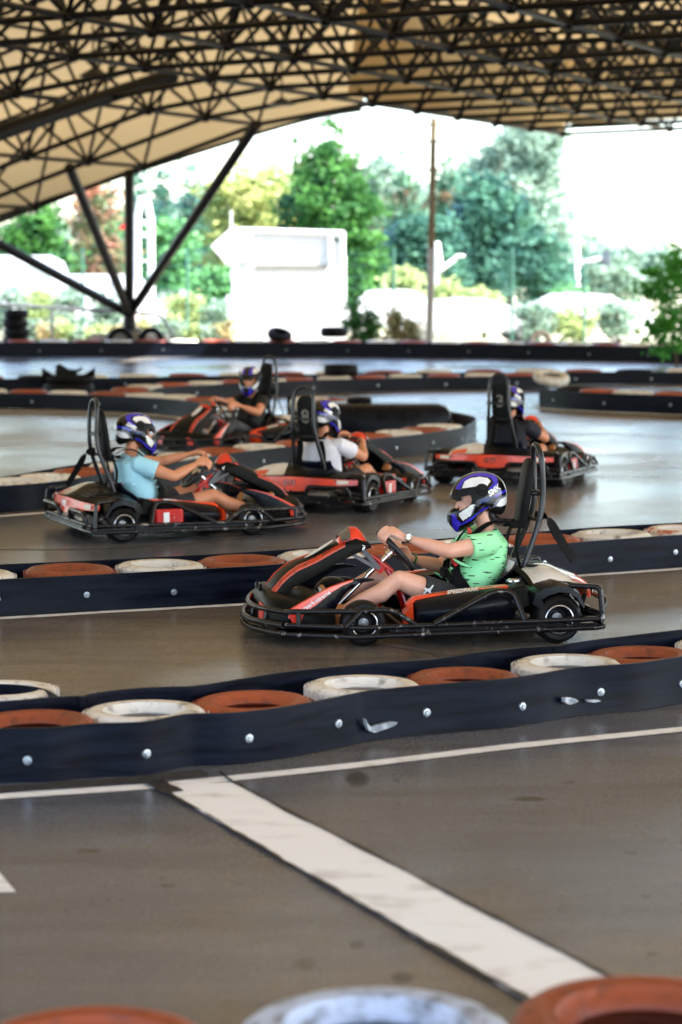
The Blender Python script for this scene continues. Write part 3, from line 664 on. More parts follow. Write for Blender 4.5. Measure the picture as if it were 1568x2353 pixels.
def kart(X, Yw, deg, label, num=None):
    k = empty('go_kart', label, 'go-kart', (X, Yw, 0), R(deg), 'rental go-karts on the track')
    r = .0155
    # floor and frame
    m = MB(); m.slab([V(-.42, -.28, .042), V(.95, -.28, .042), V(1.0, -.2, .042), V(1.0, .2, .042), V(.95, .28, .042), V(-.42, .28, .042)], (0, 0, .008)); obj('floor_pan', m, PLASTM, k, smooth=0)
    m = MB()
    for s in (1, -1): m.tube(fillet([(-.72, .30*s, .09), (.45, .30*s, .06), (.62, .42*s, .09), (1.02, .30*s, .09)]), .016); m.tube([V(-.05, .3*s, .08), V(-.05, .66*s, .10)], .013); m.tube([V(-.74, .33*s, .1), V(-.80, .6*s, .12)], .013); m.tube([V(.30, .3*s, .07), V(.28, .67*s, .1)], .013)
    for x in (-.7, -.2, .3): m.tube([V(x, -.3, .07), V(x, .3, .07)], .016)
    m.tube([V(-.53, -.6, .14), V(-.53, .6, .14)], .02); m.tube([V(.57, -.52, .128), V(.57, .52, .128)], .014)
    obj('chassis_frame', m, mat('frame_paint', (.006, .005, .005), .35, c2=(.22, .01, .008), scale=7, lo=.58, hi=.62), k)
    for s in (1, -1):
        m = MB()
        m.tube(fillet([(1.03, .5*s, .075), (.64, .68*s, .075), (-.74, .68*s, .092), (-.785, .66*s, .095)]), r)
        m.tube(fillet([(1.01, .5*s, .125), (.60, .68*s, .125), (-.74, .68*s, .142), (-.785, .66*s, .143)]), r)
        m.tube(fillet([(1.01, .47*s, .196), (.60, .64*s, .212), (.44, .66*s, .226), (.30, .68*s, .135)], .07), r)
        m.tube([V(.607, .645*s, .208), V(.70, .665*s, .128)], r)
        m.tube([V(.94, .54*s, .198), V(.94, .545*s, .125)], r)
        m.tube(fillet([(.20, .685*s, .138), (-.15, .63*s, .305), (-.27, .62*s, .300), (-.325, .685*s, .145)], .09, 8), r*1.15)
        m.box((-.15, .675*s, .108), (1.2, .012, .022)); m.box((-.42, .685*s, .114), (.06, .012, .03))
        obj('side_bumper', m, TUBEM, k)
        m = MB(); m.tube(fillet([(-.60, .60*s, .325), (-.76, .675*s, .322), (-.775, .69*s, .13)], .03), r); m.tube([V(-.70, .5*s, .19), V(-.775, .67*s, .17)], r*.9)
        obj('rear_corner_guard', m, TUBEM, k)
    def fb(z, dx=0): return bend([(1.02+dx, .5, z), (1.11+dx, .33, z-.004), (1.165+dx, .12, z-.012), (1.165+dx, -.12, z-.012), (1.11+dx, -.33, z-.004), (1.02+dx, -.5, z)])
    m = MB(); m.tube(fb(.196, -.03), r); m.tube(fb(.124), r*1.25); m.tube(fb(.077), r*1.25)
    for y in (-.30, 0, .30): m.tube([V(1.08 if y else 1.11, y, .185), V(1.10 if y else 1.13, y, .1)], r*.8)
    m.box((1.10, 0, .096), (.015, .6, .03))
    obj('front_bumper', m, TUBEM, k)
    m = MB()
    for z in (.095, .143): m.tube(fillet([(-.785, .66, z), (-.80, .56, z), (-.805, 0, z), (-.80, -.56, z), (-.785, -.66, z)], .08), r)
    for s in (1, -1): m.tube(fillet([(-.805, .57*s, .14), (-.825, .56*s, .235), (-.825, .16*s, .235), (-.805, .14*s, .14)], .07), r)
    m.box((-.815, 0, .118), (.012, 1.0, .03))
    obj('rear_bumper', m, TUBEM, k)
    for x, y, rr, wd in ((-.53, .575, .14, .175), (.57, .505, .128, .125)):
        for s in (1, -1): wheel(k, x, y, rr, wd, s)
    # fenders over the rear wheels
    for s in (1, -1):
        pr = [(-.365, .235, .10), (-.385, .30, .045), (-.44, .328, .04), (-.53, .345, .032), (-.60, .330, .026), (-.655, .290, .02), (-.69, .212, .004)]
        m = MB(); rs = []
        cx, cz = -.53, .14
        for x, z, t in pr:
            dd = V(x-cx, 0, z-cz).normalized(); o = V(x, 0, z); i_ = o-dd*t*.9-V(0, 0, .0)
            rs.append([V(o.x, .43*s, o.z), V(o.x, .60*s, o.z), V(o.x-dd.x*.012, .655*s, o.z-dd.z*.012), V(i_.x-dd.x*.02, .66*s, i_.z-dd.z*.02), V(i_.x, .60*s, i_.z), V(i_.x, .43*s, i_.z)])
        m.rings(rs); obj('rear_fender', m, PLAST, k, smooth=50)
        m = MB(); m.slab([V(-.27, .60*s, .315), V(-.355, .60*s, .335), V(-.385, .60*s, .21), V(-.30, .60*s, .185), V(-.235, .60*s, .205)], (0, -.16*s, 0)); obj('side_panel', m, PLASTM, k, smooth=30, bev=.012)
    # side pods
    for s in (1, -1):
        m = MB(); rs = []
        for x, zt, zb, yo in ((.292, .215, .10, .57), (.268, .243, .08, .61), (.18, .258, .075, .64), (0, .283, .075, .645), (-.18, .300, .09, .635), (-.30, .30, .12, .60)):
            rs.append([V(x, .33*s, zb), V(x, .33*s, zt-.005), V(x, .46*s, zt+.012), V(x, (yo-.07)*s, zt), V(x, (yo-.015)*s, zt-.035), V(x, yo*s, (zt+zb)/2+.02), V(x, (yo-.05)*s, zb+.03), V(x, (yo-.10)*s, zb)])
        m.rings(rs); pod = obj('side_pod', m, PLAST, k, smooth=50)
        m = MB(); rs = []
        for x, zt, w2 in ((.315, .222, .0), (.27, .262, .01), (.10, .284, .0), (-.10, .305, 0), (-.27, .318, 0)):
            rs.append([V(x, .42*s, zt-.02), V(x, .43*s, zt), V(x, .50*s, zt-.002+w2), V(x, .51*s, zt-.02)])
        m.rings(rs); m.slab([V(.30, .60*s, .235), V(.345, .56*s, .175), V(.33, .52*s, .08), V(.29, .58*s, .09)], (-.02, -.16*s, 0))
        tr = obj('red_trim', m, ORP, k, smooth=40)
        if s == 1:
            me = text_mesh('SPEEDPARK', .034, basis(V(-1, 0, .10).normalized()*1, V(-.05, -.6, .75).normalized(), V(.1, .75, .6).normalized(), V(.0, .515, .297)), shear=.3, bold=.0008, spacing=1.05)
            obj('side_lettering', me, CREAM, k, smooth=0)
    # engine with red cover on the right
    m = MB(); m.rings([[V(x*1.0-.16, -.60+y, z) for x, y in ((-.12, -.04), (-.10, -.06), (.10, -.06), (.12, -.04), (.12, .16), (-.12, .16))] for z in (.09, .12, .235, .25)]); m.box((-.13, -.663, .17), (.02, .01, .07))
    en = obj('engine_cover', m, REDM, k, smooth=30, bev=.008)
    m = MB(); m.box((-.19, -.664, .175), (.045, .008, .10)); obj('label_plate', m, WHITEM, en, smooth=0)
    m = MB(); m.tube(fillet([(-.25, -.32, .18), (-.60, -.3, .15), (-.73, -.1, .14)], .08), .032, 12); m.lathe([(0, -.1), (.05, -.1), (.055, -.08), (.055, .08), (.05, .1), (0, .1)], (-.73, -.25, .15), (0, 1, 0), 16); m.lathe([(0, -.07), (.045, -.07), (.045, .07), (0, .07)], (-.73, .14, .14), (0, 1, 0), 14)
    obj('exhaust', m, mat('exhaust_metal', (.38, .33, .28), .4, .7, c2=(.12, .09, .06), scale=12), k)
    m = MB(); m.box((-.62, -.12, .16), (.24, .30, .16)); m.box((-.60, .2, .15), (.2, .2, .12))
    for i in range(6): m.box((-.62, -.12, .10+.024*i), (.27, .33, .008))
    obj('engine_block', m, PLASTM, k, smooth=0)
    # rear cover: domed white body with orange patch, and the orange rear panel below it
    m = MB()
    def cov(u, v):
        x = -.40-.372*u; y = (v-.5)*2*.50; e = abs(2*v-1)
        z = .335+.022*math.sin(u*2.6)-.045*u**2.5-.03*e**3
        if e < .30: z += .012*(1-(e/.3)**2)
        if v > .5: z += .042*math.sin(min(1, (v-.5)*2.1)*math.pi)**.8*math.sin(min(1, u*1.15+.1)*math.pi)
        return V(x, y*(1-.06*u), z)
    m.grid(cov, 14, 24, -.008); rc = obj('rear_cover', m, PLASTM, k)
    m = MB(); m.grid(lambda u, v: cov(.06+.92*u, .60+.385*v+.1*(1-u)*(1-v))+V(0, 0, .0125), 12, 10); obj('white_panel', m, WHP, rc)
    m = MB(); m.grid(lambda u, v: cov(.72+.24*u, .80+.16*v)+V(0, 0, .0155), 6, 6); obj('orange_patch', m, ORP, rc)
    m = MB()
    for i in range(7): m.box(cov(.35+.08*i, .30)+V(0, 0, .012), (.012, .26, .006))
    obj('louvres', m, PLAST, rc, smooth=0)
    m = MB(); m.grid(lambda u, v: cov(.04+.10*u, .06+.5*v)+V(0, 0, .011), 4, 14); m.lathe([(.035, .010), (.035, .018), (.025, .020), (0, .016)], cov(.22, .74), (0, 0, 1), 18); obj('engine_lid', m, PLASTM, rc)
    m = MB()
    def rp(u, v):
        y = (v-.5)*2*.60; e = abs(2*v-1); zt = .312-.016*e; zb = .225+.030*max(0, (e-.35))/.65 if e > .35 else .185+.04*(e/.35)**3
        z = zt+(zb-zt)*u; return V(-.765-.030*(1-e**2)-.008*u+.05*e**4, y, z)
    m.grid(rp, 6, 28, .012); rpn = obj('rear_panel', m, ORP, k)
    me = text_mesh('GT5', .062, basis(V(0, -1, 0), V(0, 0, 1), V(-1, 0, 0), V(-.816, .02, .258)), shear=.3, bold=.002, spacing=1.05); me.transform(Matrix.Translation((0, .0, 0))); obj('rear_lettering', me, CHROME, rpn, smooth=0)
    for y0 in (.44, -.53): m = MB(); m.grid(lambda u, v: rp(.15+.6*u, (y0+.10*v)/1.2+.5)+V(-.0145, 0, 0), 1, 3); obj('white_sticker', m, CREAM, rpn)
    # filler cap
    m = MB(); m.lathe([(0, 0), (.034, 0), (.036, .006), (.036, .022), (.030, .028), (0, .030)], (-.335, .37, .312), (0, 0, 1), 20)
    for i in range(5): g = i*1.256; m.box((-.335+.037*math.cos(g), .37+.037*math.sin(g), .327), (.010, .016, .018), Matrix.Rotation(g, 3, 'Z'))
    obj('filler_cap', m, CHROME, k)
    # seat
    sp = [V(.13, 0, .13), V(.04, 0, .075), V(-.10, 0, .06), V(-.21, 0, .075), V(-.30, 0, .14), V(-.35, 0, .24), V(-.385, 0, .33), V(-.415, 0, .405)]
    sq = catmull(sp, 3)
    def seat(u, v):
        x = u*(len(sq)-1); i = min(len(sq)-2, int(x)); p = sq[i].lerp(sq[i+1], x-i); t = (sq[i+1]-sq[i]).normalized(); nrm = V(-t.z, 0, t.x)
        if nrm.x < 0 and i > 8: pass
        nrm = V(t.z, 0, -t.x); 
        e = 2*v-1; wdt = .205-.02*(u > .8)*(u-.8)/.2
        lift = .16*abs(e)**3.2*(math.sin(min(1, u*1.08)*math.pi)*.85+.15)
        return V(p.x, e*wdt*(1-.0*u), p.z)+nrm*lift
    m = MB(); m.grid(seat, 22, 22, .010); obj('seat', m, SEATM, k)
    m = MB()
    m.tube([seat(1, v/20)+V(0, 0, .004) for v in range(21)], .010, 8); obj('seat_rim', m, SEATM, k)
    # roll hoop, pad, belts
    m = MB(); m.tube(bend([(-.435, .15, .29), (-.47, .14, .42), (-.545, .115, .62), (-.575, .10, .76), (-.572, .098, .95), (-.562, .072, 1.048), (-.556, 0, 1.078), (-.562, -.072, 1.048), (-.572, -.098, .95), (-.575, -.10, .76), (-.545, -.115, .62), (-.47, -.14, .42), (-.435, -.15, .29)]), .0165, 12)
    m.tube([V(-.572, -.125, .80), V(-.572, .125, .80)], .010); m.tube([V(-.55, .10, .80), V(-.50, .06, .80)], .014); m.tube([V(-.55, -.10, .80), V(-.50, -.06, .80)], .014)
    m.tube([V(-.555, -.13, .645), V(-.555, .13, .645)], .011)
    m.lathe([(.028, 0), (.030, .02), (.02, .04)], (-.435, .15, .285), (0, 0, 1), 12); m.lathe([(.028, 0), (.030, .02), (.02, .04)], (-.435, -.15, .285), (0, 0, 1), 12)
    obj('roll_hoop', m, TUBED, k)
    m = MB(); ax = (V(-.52, 0, 1.0)-V(-.462, 0, .59)); nn = V(ax.z, 0, -ax.x).normalized(); rs = []
    for t, wd, th in ((0, .035, .012), (.02, .075, .026), (.10, .092, .028), (.5, .098, .030), (.85, .092, .026), (.95, .072, .020), (1, .03, .010)):
        c = V(-.462, 0, .59)+ax*t
        rs.append([c+Y_*(wd*math.copysign(abs(math.cos(g))**.6, math.cos(g)))+nn*(th*math.copysign(abs(math.sin(g))**.7, math.sin(g))) for g in [2*math.pi*q/20 for q in range(20)]])
    m.rings(rs); pad = obj('head_pad', m, PAD, k)
    if num:
        c = V(-.462, 0, .59)+ax*.56-nn*.039
        me = text_mesh(num, .17, basis(V(0, -1, 0), ax.normalized(), -nn, c), ext=.001, bold=.004); obj('race_number', me, mat('number_grey', (.20, .19, .16), .5, c2=(.15, .14, .12), scale=20), pad, smooth=0)
    m = MB()
    def strap(pts, wd=.022, th=.0025, lat=Y_, kk=4):
        P = catmull([Vector(p) for p in pts], kk); rs = []
        for i, p in enumerate(P):
            t = (P[min(i+1, len(P)-1)]-P[max(i-1, 0)]).normalized(); l = (lat-t*lat.dot(t)).normalized(); a = l.cross(t)
            rs.append([p+l*wd+a*th, p-l*wd+a*th, p-l*wd-a*th, p+l*wd-a*th])
        m.rings(rs)
    for s in (1, -1): strap([(-.555, .05*s, .648), (-.45, .06*s, .635), (-.40, .08*s, .625), (-.345, .095*s, .612)])
    strap([(-.545, .03, .66), (-.60, .035, .655), (-.64, .04, .62), (-.70, .04, .52), (-.785, .04, .395)], .036, lat=V(.75, .25, .55))
    strap([(-.44, .10, .60), (-.415, .11, .50), (-.44, .13, .35)], .028); strap([(-.44, -.10, .60), (-.415, -.11, .50), (-.44, -.13, .35)], .028)
    m.box((-.45, 0, .612), (.05, .17, .03)); m.box((-.40, .09, .623), (.035, .05, .022)); m.box((-.40, -.09, .623), (.035, .05, .022))
    obj('harness', m, WEB, k)
    # steering
    c = V(.287, 0, .476); u = V(.667, 0, .745).normalized(); n_ = V(-.745, 0, .667).normalized()
    m = MB(); pts = []
    for q in range(48):
        g = 2*math.pi*q/48; e = .150; yy = math.sin(g); uu = math.cos(g); rr = e
        if uu > .80: uu = .80+(uu-.80)*.3          # flattened top
        pts.append(c+Y_*yy*rr+u*uu*rr)
    m.tube(pts, .0165, 10, cyc=True); sw = obj('steering_wheel', m, mat('wheel_grip', (.008, .008, .011), .45, c2=(.016, .016, .02), scale=30, bump=.2, bscale=120), k)
    m = MB()
    for g in (90, 215, -35+360): 
        dd = Y_*math.cos(R(g))+u*math.sin(R(g))
    for g in (100, 180, 260, 0): 
        dd = Y_*math.sin(R(g))+u*math.cos(R(g)); m.slab([c+dd*.02+dd.cross(n_)*.016, c+dd*.145+dd.cross(n_)*.014, c+dd*.145-dd.cross(n_)*.014, c+dd*.02-dd.cross(n_)*.016], n_*-.008)
    obj('spokes', m, PLASTM, sw, smooth=0)
    m = MB(); m.lathe([(.0, .012), (.036, .010), (.038, -.014), (.026, -.022), (.025, -.055), (.019, -.06), (.019, -.10), (0, -.10)], c, n_, 20); obj('hub', m, CHROME, sw)
    m = MB(); m.tube([c-n_*.09, c-n_*.13, V(.66, 0, .12)], .0115, 10); m.tube([V(.45, 0, .33), V(.40, 0, .375)], .017, 10); obj('steering_column', m, CHROME, k)
    m = MB(); m.tube(fillet([(.425, .0, .445), (.36, .0, .395), (.30, 0, .345)], .04), [.014]+[.019]*6+[.017], 10); m.box((.375, 0, .372), (.05, .045, .055), Matrix.Rotation(R(-38), 3, 'Y'))
    for s in (1, -1): m.tube(fillet([(.335, .01*s, .36), (.26, .05*s, .25), (.20, .10*s, .055)], .05), .012, 8)
    obj('column_mount', m, REDM, k)
    m = MB()
    for s in (1, -1): m.slab([V(.497, .055*s, .487), V(.475, .055*s, .497), V(.375, .04*s, .375), V(.392, .04*s, .36)], (0, .004*s, 0)); m.slab([V(.56, .05*s, .455), V(.545, .05*s, .468), V(.40, .035*s, .385), V(.41, .035*s, .368)], (0, .004*s, 0))
    obj('panel_brackets', m, GRST, k, smooth=0)
    # nose: front panel rising to the display, body and side fins
    UP = [(1.045, .215), (1.033, .250), (.977, .318), (.93, .357), (.881, .388), (.776, .430), (.679, .480), (.600, .518), (.53, .540), (.46, .516), (.440, .500)]
    LO = [(1.055, .198), (1.012, .198), (.968, .235), (.914, .285), (.855, .313), (.743, .368), (.631, .425), (.56, .456), (.50, .482), (.452, .498), (.438, .494)]
    m = MB(); rs = []
    for (xu, zu), (xl, zl), wd in zip(UP, LO, [.165, .17, .165, .155, .145, .13, .115, .105, .10, .088, .08]):
        mx_, mz = (xu+xl)/2, (zu+zl)/2
        rs.append([V(xl, -wd, zl), V(mx_, -wd-.006, mz), V(xu, -wd, zu), V(xu, -wd*.8, zu+.014), V(xu, 0, zu+.026), V(xu, wd*.8, zu+.014), V(xu, wd, zu), V(mx_, wd+.006, mz), V(xl, wd, zl), V(xl*.7+xu*.3, wd-.02, zl*.7+zu*.3), V(xl*.3+xu*.7, 0, zl*.3+zu*.7), V(xl*.7+xu*.3, -wd+.02, zl*.7+zu*.3)])
    m.rings(rs); npn = obj('nose_panel', m, PLASTM, k, smooth=35)
    W = [.17, .165, .155, .145, .13]
    for s in (1, -1):
        m = MB(); rs = []
        for (xu, zu), wd, sw_ in zip(UP[1:8], [.17, .165, .155, .145, .13, .115, .105], (.036, .034, .032, .030, .026, .018, .008)): rs.append([V(xu, (wd-sw_)*s, zu+.022), V(xu, (wd*.8)*s, zu+.0165), V(xu, (wd+.002)*s, zu+.003), V(xu-.003, (wd+.003)*s, zu-.006), V(xu, (wd-.05)*s, zu+.004)])
        m.rings(rs if s == 1 else rs[:5]); obj('red_stripe', m, STRIPE, npn)
    m = MB()
    for s in (1, -1): m.lathe([(0, .012), (.016, .012), (.016, 0)], (.495, .088*s, .503), (0, s, 0), 14)
    obj('bolt', m, CHROME, npn)
    m = MB(); m.lathe([(.0, 0), (.035, 0), (.040, .004), (.0, .004)], (0, 0, 0), (0, 0, 1), 24)
    m.v = [tuple(V(.735-p[0]*2.2, p[1]*.9, .459+p[0]*1.32+.029+p[2]-abs(p[1])*.12)) for p in m.v]; obj('white_sticker', m, WHITEM, npn)
    m = MB(); rs = []
    for x, z0, hh, wd in ((.628, .520, .012, .075), (.605, .532, .035, .078), (.575, .540, .058, .080), (.545, .545, .068, .080), (.515, .543, .066, .078), (.487, .532, .050, .074), (.465, .52, .025, .065), (.455, .512, .01, .055)):
        rs.append([V(x, -wd, z0-.03), V(x, -wd, z0), V(x, -wd*.85, z0+hh*.6), V(x, -wd*.45, z0+hh), V(x, 0, z0+hh*1.06), V(x, wd*.45, z0+hh), V(x, wd*.85, z0+hh*.6), V(x, wd, z0), V(x, wd, z0-.03)])
    m.rings(rs); dp = obj('nose_hood', m, REDP, k)
    m = MB(); m.grid(lambda a, b: V(.618-.055*a, .082*math.cos(math.pi*(1-b))*(1), .529+.020*a+(.022+.030*a)*math.sin(math.pi*b)+.012), 3, 10); obj('window', m, mat('grey_window', (.10, .09, .07), .2, c2=(.14, .12, .1), scale=10), dp)
    for s in (1, -1):
        me = text_mesh('GMD', .026, basis(V(-s, 0, .10).normalized(), V(.1*s, -.28*s, .95).normalized(), V(.0, s, .28).normalized(), V(.590, .0825*s, .548)), shear=.25, bold=.0006); obj('hood_lettering', me, mat('lettering_grey', (.05, .03, .02), .5, c2=(.08, .05, .04), scale=20), dp, smooth=0)
    # body of the nose
    m = MB(); rs = []
    for x, zt, wd, zb in ((1.10, .155, .22, .12), (1.095, .215, .27, .11), (1.065, .255, .34, .10), (1.02, .262, .42, .10), (.92, .245, .47, .10), (.80, .235, .48, .11), (.72, .21, .47, .12)):
        rs.append([V(x, -wd, zb), V(x, -wd-.008, (zt+zb)/2), V(x, -wd+.03, zt-.02), V(x, -wd+.09, zt), V(x, 0, zt+.015), V(x, wd-.09, zt), V(x, wd-.03, zt-.02), V(x, wd+.008, (zt+zb)/2), V(x, wd, zb)])
    m.rings(rs, cap=True)
    nb = obj('nose_cone', m, PLASTM, k, smooth=40)
    for s in (1, -1):
        m = MB(); m.slab([V(1.112, .20*s, .13), V(1.104, .17*s, .215), V(1.09, .255*s, .20), V(1.10, .27*s, .13)], (.006, 0, 0)); obj('red_patch', m, REDP, nb, smooth=0)
        m = MB(); m.slab([V(.99, .482*s, .19), V(.90, .486*s, .19), V(.93, .484*s, .11), V(.955, .48*s, .105)], (0, .008*s, 0)); obj('red_patch', m, REDP, nb, smooth=0)
    m = MB(); m.tube([V(1.09, -.06, .26), V(1.085, -.07, .30)], .008, 8); m.tube([V(1.09, .06, .26), V(1.085, .07, .30)], .008, 8); m.box((1.085, 0, .275), (.02, .12, .02)); obj('tow_stub', m, PLASTM, nb)
    for s in (1, -1):
        FT = [(.990, .195, .475), (.917, .236, .468), (.837, .277, .455), (.742, .318, .425), (.66, .338, .39), (.598, .349, .365), (.53, .357, .34), (.465, .345, .315)]
        FL = [(.985, .12, .475), (.90, .12, .47), (.82, .125, .46), (.735, .15, .43), (.685, .235, .40), (.634, .285, .37), (.56, .328, .342), (.468, .341, .314)]
        m = MB(); rs = []
        for (xt, zt, yt), (xl, zl, yl) in zip(FT, FL):
            rs.append([V(xl, yl*s, zl), V((xt+xl)/2, (yt+.012)*s, (zt+zl)/2), V(xt, yt*s, zt), V(xt, (yt-.03)*s, zt+.002), V((xt+xl)/2, (yt-.02)*s, (zt+zl)/2), V(xl, (yl-.02)*s, zl)])
        m.rings(rs); fn = obj('side_fin', m, PLAST, k, smooth=35)
        m = MB(); rs = []
        for i in range(6):
            xt, zt, yt = FT[i]; xl, zl, yl = FL[i]; f = (.55, .50, .38, .20, .14, .10)[i]
            a = V(xt, yt*s, zt); b = V((xt+xl)/2, (yt+.012)*s, (zt+zl)/2); c2 = a.lerp(b, min(1, f*(1.8 if s == 1 else .5))); o_ = V(0, .003*s, .002)
            rs.append([a+o_, c2+o_, c2-o_*2, a-o_*2+V(0, -.02*s, .002), a+V(0, -.02*s, .005)])
        m.rings(rs); obj('red_stripe', m, ORP, fn, smooth=30)
        e1 = (V(.70, .40*s, .315)-V(.93, .47*s, .19)).normalized()*(1 if s == 1 else -1)
        if s == 1:
            up = V(.4, -.12*s, .9); up = (up-e1*up.dot(e1)).normalized(); cen = V(.835, .467*s, .249)
            me = text_mesh('forpark-xtreme', .034, basis(e1, up, e1.cross(up), cen), bold=.0004); obj('fin_lettering', me, WHITEM, fn, smooth=0)
    for y in (.15, -.17): m = MB(); m.box((.86, y, .15), (.012, .07, .12), Matrix.Rotation(R(18), 3, 'Y')); m.tube([V(.88, y, .05), V(.86, y, .15)], .008, 6); obj('pedal', m, CHROME, k)
    return k
# ------------------------------------------------------------------ helmet: profile in centimetre-like units read off the side view
HS = .000742
def hp(x, y): return ((490-x)*HS, (480-y)*HS)
OUT = [(722, 480), (722, 430), (705, 370), (668, 320), (602, 285), (510, 272), (420, 289), (345, 330), (300, 388), (272, 455), (268, 500), (262, 560), (262, 595), (258, 640), (264, 690), (282, 702), (320, 752), (405, 722), (470, 640), (535, 588), (600, 578), (648, 618), (690, 612), (715, 572)]
OPEN = [(230, 472), (285, 484), (318, 498), (328, 455), (398, 440), (411, 480), (397, 525), (332, 562), (230, 606)]
PAT = [  # later entries lie over earlier ones; sRGB-like linear colours by slot
 (1, [(296, 398), (345, 328), (420, 284), (510, 264), (610, 280), (634, 325), (622, 375), (570, 410), (540, 395), (592, 350), (572, 312), (500, 298), (420, 305), (362, 345), (328, 405)]),
 (2, [(342, 394), (368, 340), (420, 312), (490, 303), (545, 313), (567, 336), (530, 376), (440, 374)]),
 (4, [(268, 458), (300, 412), (360, 396), (440, 376), (475, 366), (520, 375), (546, 402), (540, 440), (505, 462), (452, 478), (425, 505), (400, 530), (330, 560), (396, 525), (411, 480), (398, 438), (328, 455), (318, 500), (268, 490)]),
 (1, [(590, 446), (650, 418), (722, 402), (724, 426), (640, 446), (600, 470)]),
 (3, [(575, 540), (620, 470), (680, 452), (724, 448), (724, 462), (650, 482), (610, 535)]),
 (2, [(606, 532), (645, 482), (722, 458), (724, 497), (702, 528), (655, 538)]),
 (5, [(470, 480), (520, 455), (600, 450), (580, 470), (520, 500), (470, 510)]),
 (2, [(318, 592), (408, 516), (430, 514), (406, 602), (352, 646), (330, 628)]),
 (3, [(430, 514), (440, 514), (418, 600), (406, 602)]),
 (1, [(262, 602), (292, 596), (308, 640), (344, 668), (420, 610), (500, 545), (560, 530), (530, 560), (470, 590), (415, 645), (330, 692), (322, 748), (285, 705)]),
 (4, [(540, 566), (600, 540), (700, 534), (722, 560), (715, 590), (690, 616), (648, 622), (600, 590), (540, 600)]),
]
def hm(name, c, rough=.14, coat=.35): return mat(name, c, rough, c2=tuple(x*.8 for x in c), scale=20, coat=coat)
HMATS = [hm('helmet_black', (.003, .003, .004), .12, .25), hm('helmet_blue', (.035, .025, .52)), hm('helmet_white', (.88, .88, .88)), hm('helmet_grey', (.14, .16, .20)), mat('helmet_trim_black', (.005, .005, .005), .45, c2=(.009, .009, .009), scale=30, spec=.15), hm('helmet_shine_blue', (.02, .04, .14)), mat('helmet_lining', (.02, .02, .022), .9, c2=(.03, .03, .03), scale=50)]
HELM = []
def helmet_mesh():
    if HELM: return HELM[0]
    pts = [hp(*p) for p in OUT]; ang = [math.atan2(z, x) % (2*math.pi) for x, z in pts]; rad = [math.hypot(x, z) for x, z in pts]
    od = sorted(zip(ang, rad)); NA, NBt = 220, 84
    def rr(a):
        a %= 2*math.pi
        for i in range(len(od)):
            a0, r0 = od[i]; a1, r1 = od[(i+1) % len(od)]
            if i == len(od)-1: a1 += 2*math.pi
            aa = a if a >= a0 or i < len(od)-1 else a+2*math.pi
            if a0 <= aa <= a1: return r0+(r1-r0)*(aa-a0)/(a1-a0)
        aa = a+2*math.pi; a0, r0 = od[-1]; a1, r1 = od[0][0]+2*math.pi, od[0][1]
        return r0+(r1-r0)*(aa-a0)/(a1-a0)
    def rs(a): return sum(rr(a+q*.035)*g for q, g in ((-2, .1), (-1, .22), (0, .36), (1, .22), (2, .1)))
    RR = [rs(2*math.pi*i/NA) for i in range(NA)]
    vs = []; fs = []; mi = []
    for j in range(NBt+1):
        b = -math.pi/2+math.pi*j/NBt
        cb = math.cos(b); sb = math.sin(b)
        cc = abs(cb)**.82; ss = math.copysign(abs(sb)**.95, sb)
        for i in range(NA):
            a = 2*math.pi*i/NA; x, z = RR[i]*math.cos(a)*cc, RR[i]*math.sin(a)*cc
            wd = .124*(1-.30*max(0, min(1, (x-.03)/.14))**1.4)*(1-.10*max(0, -z-.05)/.1)
            vs.append((x, wd*ss, z))
    for j in range(NBt):
        for i in range(NA):
            q = (j*NA+i, j*NA+(i+1) % NA, (j+1)*NA+(i+1) % NA, (j+1)*NA+i)
            c = [sum(vs[k][d_] for k in q)/4 for d_ in range(3)]
            X, Z = 490-c[0]/HS, 480-c[2]/HS
            if inpoly(X, Z, OPEN): continue
            m_ = 0
            for idx, P in PAT:
                if inpoly(X, Z, P): m_ = idx
            if m_ == 1 and abs(c[1]) < .03 and Z < 400: m_ = 0
            fs.append(q); mi.append(m_)
    me = bpy.data.meshes.new('helmet'); me.from_pydata(vs, [], fs); me.polygons.foreach_set('material_index', mi)
    for x in HMATS: me.materials.append(x)
    bm = bmesh.new(); bm.from_mesh(me); bmesh.ops.remove_doubles(bm, verts=bm.verts, dist=1e-5); bmesh.ops.recalc_face_normals(bm, faces=bm.faces); bm.to_mesh(me); bm.free()
    o = bpy.data.objects.new('t', me); COL.objects.link(o); s = o.modifiers.new('s', 'SOLIDIFY'); s.thickness = .012; s.offset = -1; s.material_offset = 6
    s.use_rim = True
    bpy.context.view_layer.update(); out = bpy.data.meshes.new_from_object(o.evaluated_get(bpy.context.evaluated_depsgraph_get())); bpy.data.objects.remove(o)
    out.shade_smooth(); out.set_sharp_from_angle(angle=R(50)); HELM.append(out); return out
